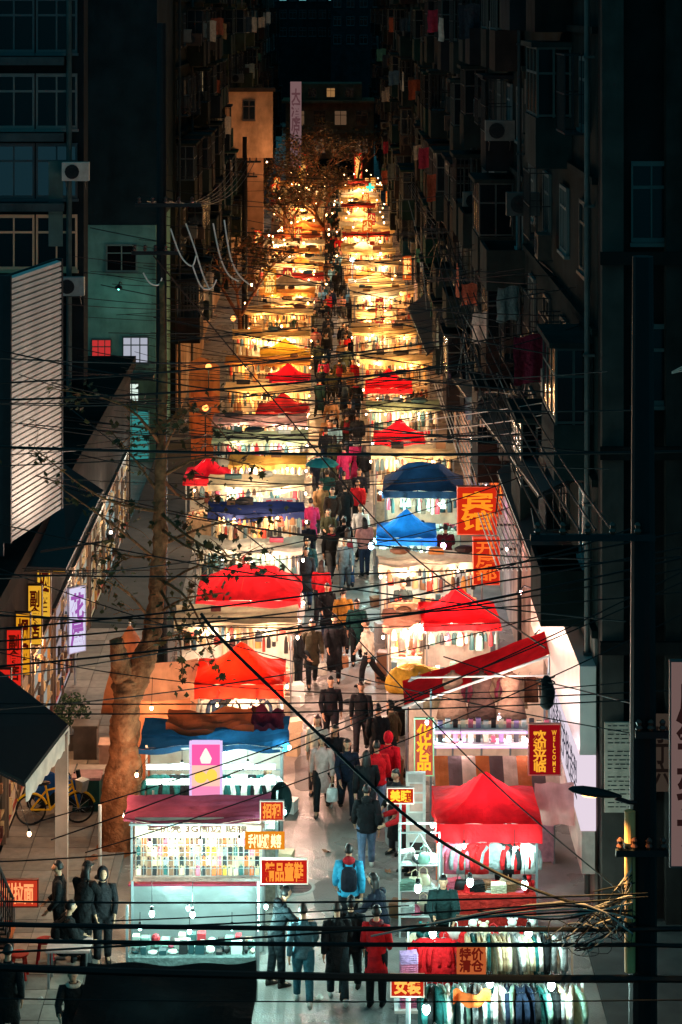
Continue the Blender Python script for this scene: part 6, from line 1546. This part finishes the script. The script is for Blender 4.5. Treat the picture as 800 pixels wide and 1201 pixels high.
# ------------------------------------------------------------------ poles, lamp, cables
def util_pole(label, x, y, h, r, arms, color='161a1c'):
    t = thing('utility_pole', label, 'utility pole', (x, y, 0))
    obj('pole', MB().tube([(0, 0, 0), (0, 0, h*.5), (0, 0, h)], [r*1.15, r, r*.8], 14).mesh('pole', PAINT), t, color)
    for z, l, o_ in arms:
        a = obj('cross_arm', MB().box(-l/2+o_, l/2+o_, -r-.1, -r-.02, z, z+.1).mesh('cross_arm', DARKMETAL), t)
        n = 5
        for k in range(n):
            ix = -l/2 + o_ + l*(k+.3)/n
            obj('insulator', cached('insul', lambda: MB().loft([(0, .03, .03, 0, 0), (.05, .06, .06, 0, 0), (.09, .035, .035, 0, 0), (.14, .05, .05, 0, 0), (.18, .02, .02, 0, 0)], 8).mesh('insulator', mat('porcelain', srgb('4a2c22'), .3))), a, None, (ix, -r-.06, z+.1))
    return t
PX, PY = px(754, 700, 34).x, 34.0
util_pole('tall black utility pole carrying the street lamp', PX, PY, 14.2, .2, ((9.9, 1.9, -.8), (6.9, .9, .3), (5.1, 1.1, .1)), '0e1113')
yl = thing('cable_guard', 'yellow-lit pale conduit strapped to the black utility pole', 'conduit', (PX-.22, PY-.16, 0))
obj('pipe', MB().tube([(0, 0, 3.3), (0, 0, 5.75)], .085, 12).mesh('conduit_pipe', PAINT), yl, 'd8ac70')
obj('strap', MB().tube([(0, 0, 4.0), (0, 0, 4.08)], .1, 12).tube([(0, 0, 5.2), (0, 0, 5.28)], .1, 12).mesh('conduit_strap', DARKMETAL), yl)
sl = thing('street_lamp', 'street lamp with a flat oval head reaching out from the black pole', 'street lamp', (PX, PY-.1, 5.85))
obj('arm', MB().tube([(0, 0, 0), (-.25, -.1, .05), (-.45, -.12, .12)], .035, 8).mesh('lamp_arm', DARKMETAL), sl)
Mh = Matrix.Translation((-.75, -.12, .2)) @ Matrix.Rotation(rad(8), 4, 'Y')
hd = MB(); hd.rings([[Mh @ Vector((x, .13*w*math.cos(a), .075*w*max(math.sin(a), -.45))) for a in [2*PI*k/14 for k in range(14)]] for x, w in ((.4, .18), (.36, .35), (.2, .75), (0, 1), (-.2, .95), (-.36, .6), (-.42, .15))])
obj('head', hd.mesh('lamp_head', DARKMETAL, True), sl)
obj('lens', MB().sphere(Mh @ Vector((-.05, 0, -.045)), .16, .085, .03, 12, 6).mesh('lamp_lens', LETTER, True), sl, (6, 3.0, .9, 1))
sp = bpy.data.lights.new('lamp_light', 'SPOT'); sp.energy = 620; sp.color = (1, .55, .18); sp.spot_size = rad(150); sp.spot_blend = .5; sp.shadow_soft_size = .08
so = bpy.data.objects.new('lamp_light', sp); COL.objects.link(so); so.parent = sl; so.location = Mh @ Vector((-.05, 0, -.12)); so.rotation_euler = (0, rad(18), 0)
util_pole('slim dark utility pole rising beside the plane tree', -4.62, 60.5, 17.6, .15, ((12.6, 1.8, .2), (11.3, 1.4, -.1)), '12181a')
util_pole('utility pole among the far stalls', -4.7, 121, 11, .15, ((9.6, 1.8, 0), (8.8, 1.4, 0)), '1a1614')
util_pole('thin utility pole beside the pinkish block', 4.75, 88, 12, .13, ((9.2, 1.4, -.4),), '14181a')

def cable(label, pts, r, m=None, group=None, sag=0.0):
    """pts are world points; a two-point cable hangs in a shallow curve"""
    pts = [Vector(p) for p in pts]
    if len(pts) == 2:
        a, b = pts; pts = []
        for k in range(17):
            s = k/16; p = a.lerp(b, s); p.z -= sag*4*s*(1-s); pts.append(p)
    else:
        P_ = []
        n = len(pts)
        for i in range(n-1):                 # Catmull-Rom
            p0, p1, p2, p3 = pts[max(i-1, 0)], pts[i], pts[i+1], pts[min(i+2, n-1)]
            for k in range(5):
                s = k/5
                P_.append(.5*((2*p1) + (p2-p0)*s + (2*p0-5*p1+4*p2-p3)*s*s + (3*p1-p0-3*p2+p3)*s**3))
        pts = P_ + [pts[-1]]
    o = obj('overhead_cable', MB().tube(pts, r, 6).mesh('cable', m or BLACK))
    tag(o, label, 'cable', group); return o
KL = {'thick': ('thick black cable bundle strung low across the street to the lamp pole', 'thick cable bundles'), 'mid': ('black overhead cable crossing the market between the poles', 'cables crossing the market'), 'thin': ('thin black overhead wire above the stalls', 'thin overhead wires')}
def cpx(kind, u0, v0, u1, v1, d_, wpx, sag=.15, d1=None):
    lb, gp_ = KL[kind]
    cable(lb, [px(u0, v0, d_), px(u1, v1, d1 or d_)], wpx/2*((d_+(d1 or d_))/2)/F, None, gp_, sag)
pole_u = 748
for (u0, v0, u1, v1, d_, w, sg) in ((-60, 1083, pole_u, 1090, 33.7, 5.5, .03), (-60, 1132, pole_u, 1148, 33.6, 9, .06), (-60, 1102, pole_u, 1108, 33.7, 5, .03), (pole_u, 1090, 900, 1088, 33.7, 6, 0), (pole_u, 1148, 900, 1150, 33.6, 8, 0), (pole_u, 1108, 900, 1112, 33.7, 5, 0)):
    cpx('thick', u0, v0, u1, v1, d_, w, sg)
for (u0, v0, u1, v1, d_, w, sg) in ((-60, 1056, 760, 1048, 33, 2.2, .08), (100, 1090, 760, 1052, 33, 2, .05), (-60, 1170, 860, 1172, 33, 1.6, .05), (130, 1080, 480, 1062, 33, 1.5, .02), (-60, 1120, 500, 1085, 33, 2.5, .03),
        (-60, 522, 860, 528, 40, 3.6, .12), (-60, 470, 560, 425, 40, 2.6, .15), (-60, 452, 520, 400, 42, 2.2, .12), (-60, 672, 860, 648, 38, 1.8, .2), (-60, 720, 860, 688, 36, 1.7, .25), (-60, 742, 860, 612, 36, 2.2, .22),
        (-60, 756, 860, 630, 37, 2.0, .25), (-60, 764, 860, 655, 36, 1.8, .3), (-60, 786, 860, 640, 36, 2.4, .28), (-60, 824, 860, 806, 36, 1.6, .12), (-60, 836, 760, 820, 36, 1.6, .1), (60, 985, 860, 640, 37, 1.6, .25), (40, 965, 860, 655, 38, 1.5, .28), (100, 1000, 860, 690, 37, 1.4, .3),
        (-60, 548, 500, 512, 45, 1.6, .1), (200, 400, 860, 300, 48, 1.6, .2), (180, 372, 860, 470, 48, 1.6, .2), (230, 340, 860, 372, 50, 1.5, .2), (240, 300, 860, 420, 52, 1.3, .2), (300, 290, 860, 330, 52, 1.3, .2),
        (440, 440, 860, 470, 46, 2.0, .1), (440, 468, 860, 492, 46, 1.6, .1), (470, 380, 860, 440, 46, 1.8, .15), (430, 500, 860, 540, 44, 2.0, .1), (-60, 1012, 160, 1000, 34, 1.6, .03), (620, 655, 760, 612, 35, 2, .05)):
    cpx('mid' if w > 1.7 else 'thin', u0, v0, u1, v1, d_, w, sg)
# wires that run with the street, pole to pole, and drops to the stalls
for k in range(5):
    cable('black street wire running lengthwise along the plane tree side', [(-4.62+.2*k-.4, 60.4, 12.75), (-4.7+.25*k-.4, 120.9, 9.75)], .018, None, 'lengthwise wires on the plane tree side', .9)
    cable('black street wire running lengthwise along the hotel sign side', [(4.75+.2*k-.8, 88, 9.4), (4.8-.1*k, 170, 8.4+.1*k)], .016, None, 'lengthwise wires on the hotel sign side', .8)
    cable('black wire from the lamp pole to the thin pole', [(PX-.5-.25*k, PY-.2, 10.05), (4.75-.2*k, 88, 9.35)], .02, None, 'wires between lamp pole and thin pole', .9)
cable('stout black cable slung diagonally down across the stalls', [px(236, 720, 34), px(262, 752, 33.6), px(350, 838, 33), px(470, 952, 32.6), px(560, 1012, 32.8), px(650, 1052, 33.2), px(745, 1076, 33.8)], 2.0*33/F)
cable('loose black drop wire from the plane tree side down to the lamp pole', [px(-40, 380, 60), px(160, 540, 50), px(330, 660, 44), px(560, 900, 38), px(745, 1060, 34)], .012)
cable('drop wire crossing to the scarlet tents', [px(180, 300, 60), px(330, 480, 62), px(470, 640, 58), px(640, 760, 46)], .02)
for k in range(3): cable('pale lit wire leading to the far corner block', [px(470, 520-12*k, 66), px(640, 470-14*k+30, 52), px(860, 440+10*k-40, 40)], .012, PALECABLE, 'pale lit wires')
for k in range(8):      # bundle of pale cables stepping along the pinkish wall
    cable('pale cable in the slanting bundle along the pinkish wall', [(4.0+.11*k, 86-.5*k, 3.5), (4.1+.11*k, 72, 3.6), (4.25+.12*k, 56.2, 3.75)], .02, mat('white_cable', srgb('e0dcd4'), .5), 'slanting bundle of pale cables')
for i, pp in enumerate((((200, 268), (212, 300), (225, 312), (230, 300)), ((218, 262), (228, 290), (238, 322), (246, 340)), ((250, 262), (258, 300), (268, 322), (280, 330)), ((263, 258), (270, 300), (280, 322), (293, 334)), ((168, 320), (176, 332), (186, 334), (190, 326)), ((226, 312), (236, 336), (248, 338), (254, 328)))):
    cable('pale looped service cable dangling at the slim pole top', [px(u_, v_, 59.5) for u_, v_ in pp], .022, mat('white_cable', srgb('e0dcd4'), .5), 'pale looped cables')
# tangle of spare cable at the lamp pole, lit by the lamp
rr = random.Random(77)
for k in range(16):
    a = px(rr.uniform(690, 745), rr.uniform(1055, 1100), 33.7); pts = [a]
    for j in range(4): pts.append(a + Vector((rr.uniform(-.75, .15), rr.uniform(-.2, .1), rr.uniform(-.3, .35))))
    pts.append(Vector((PX-.2, PY-.25, rr.uniform(4.2, 5.2))))
    cable('curl of spare cable tied to the black pole under the lamp', pts, rr.uniform(.005, .011), PALECABLE if k % 3 == 0 else None, 'tangled spare cable at the lamp pole')
for k in range(6): cable('slack orange-lit cable sagging into the lamp pole', [px(560-25*k, 1068+6*k, 33.4), px(660, 1078-4*k, 33.3), px(742, 1050+9*k, 33.7)], .014, PALECABLE if k % 2 else None, 'slack cables into the lamp pole')
jb = thing('junction_box', 'black cable junction hanging before the fascia sign', 'junction box', px(641, 812, 40))
obj('housing', MB().loft([(-.3, .06, .06, 0, 0), (-.24, .12, .1, 0, 0), (0, .13, .12, .03, 0), (.22, .1, .1, 0, 0), (.3, .04, .04, 0, 0)], 10).mesh('junction_housing', BLACK, True), jb)
obj('coil', MB().tube([(.15*math.cos(a), .1*math.sin(a), .05+.02*a) for a in [k*.5 for k in range(26)]], .014, 5).mesh('junction_coil', BLACK), jb)
cable('black suspension wire holding the cable junction', [px(520, 770, 40), px(600, 795, 40), px(641, 800, 40), px(760, 830, 35)], .012)

rr = random.Random(123)
for k in range(84):        # a loose web of thin wires between the house fronts
    y_ = rr.uniform(40, 95); z_ = rr.uniform(4.8, 11.5)
    cable('hair-thin wire slung %s between the house fronts %s' % ('low' if z_ < 7 else 'at mid height' if z_ < 9.3 else 'high', 'over the phone case stall' if y_ < 48 else 'over the sloping scarlet awning' if y_ < 57 else 'by the hotel sign' if y_ < 68 else 'over the navy tent' if y_ < 80 else 'past the maroon tent'), [(-6.9, y_ + rr.uniform(-6, 6), z_ + rr.uniform(-.8, .8)), (5.2, y_ + rr.uniform(-8, 8), z_ + rr.uniform(-.8, .8))], rr.uniform(.008, .016), None, 'hair-thin wires between the house fronts', rr.uniform(.2, .7))
for k in range(34):        # service wires along and across the hotel-sign fronts
    y_ = rr.uniform(48, 100)
    cable('dark service wire looping along the hotel-sign fronts', [(rr.uniform(3.9, 5.0), y_, rr.uniform(4, 9)), (rr.uniform(4.2, 5.1), y_ + rr.uniform(6, 14), rr.uniform(4, 9)), (rr.uniform(4.0, 5.1), y_ + rr.uniform(16, 26), rr.uniform(4, 9))], rr.uniform(.01, .02), PALECABLE if k % 4 == 0 else None, 'service wires on the hotel-sign fronts')
PATCH = mat('asphalt_patch', srgb('4c4b49'), .6, 0, .4, 1.5, bump=.3, bscale=30, stain=.3)
for i, (x, y, w, d) in enumerate(((.3, 45.0, 1.3, 1.6), (-.4, 52.2, .9, 2.4), (.9, 55.8, 1.1, 1.2), (-4.2, 40.5, 1.2, 1.5))):
    obj('road_patch', MB().rings([[(x + w/2*math.copysign(min(1, abs(1.25*math.cos(a))), math.cos(a))*(1+.04*math.sin(a*5+i)), y + d/2*math.copysign(min(1, abs(1.25*math.sin(a))), math.sin(a)), z) for a in [2*PI*k/24 for k in range(24)]] for z in (.001, .005)]).mesh('road_patch', PATCH), kind='structure')
scrap = [MB().grid(lambda a, b, q=q: ((a-.5)*.2, (b-.5)*.14, .02 + .02*math.sin(a*6+q) + .02*math.sin(b*5+q*2)), 4, 3).mesh('paper_scrap', PAINT) for q in range(3)]
for k in range(34):
    x, y = R.uniform(-.9, 1.3), R.uniform(38.5, 62)
    if k % 3 == 0: x = R.uniform(-6.6, -4.6); 
    c_ = R.choice(['c8c4bc', 'b0a898', '8a5a40', 'd0ccc4', '6a7a80']); o = obj('paper_scrap', scrap[k % 3], None, c_, (x, y, .13 if x < -4.5 else .006), R.uniform(0, 6), R.uniform(.6, 1.5))
    tag(o, '%s scrap of litter trodden on the %s' % ({'c8c4bc': 'white', 'b0a898': 'buff', '8a5a40': 'brown', 'd0ccc4': 'pale', '6a7a80': 'grey'}[c_], 'paved walk' if x < -4.5 else 'road between the stalls'), 'litter', 'litter on the ground')

hb = sign('pale pink hoarding with dark characters above the pavement beyond the lamp pole', (5.45, 32.6, 6.9), .9, 3.0, '店\n铺\n转\n让', 'c09a94', '4a2c2c', glow=.28, fglow=.25, frame='5a4644', name='hoarding')  # panel's faint glow stands in for lamplight that does not reach it
obj('post', MB().box(-.03, .03, .04, .1, -6.9, -1.5).mesh('hoarding_post', DARKMETAL), hb)
pa = thing('closed_parasol', 'dark green parasol folded and leaning between the far stalls', 'parasol', (-2.6, 114, 1.0), 0)
obj('cloth', MB().tube([(0, 0, 0), (.6, 0, .75), (1.25, 0, 1.6)], [.05, .2, .06], 10).mesh('folded_cloth', CANOPY, True), pa, '1a4434'); obj('pole', MB().tube([(-.75, 0, -1.0), (1.35, 0, 1.72)], .025, 6).mesh('folded_pole', STEEL), pa)


rr = random.Random(31)
for k in range(18):
    y = 44 + k*1.9; sd = -1 if k % 2 else 1; x = -1.0 + rr.uniform(-.1, .1) if sd < 0 else 1.45 + rr.uniform(-.1, .1)
    c_ = ['brown', 'sand', 'grey', 'white'][k % 4]; nn = 1 + k % 3
    for q in range(nn):
        carton('%s %s carton on the ground at the stall edge' % (('scuffed', 'taped', 'dented')[q], c_), (x, y, q*.28), rr.uniform(-.4, .4), (rr.uniform(.26, .4), .32, .28), GC[c_], None, 'cartons left at the stall edges')
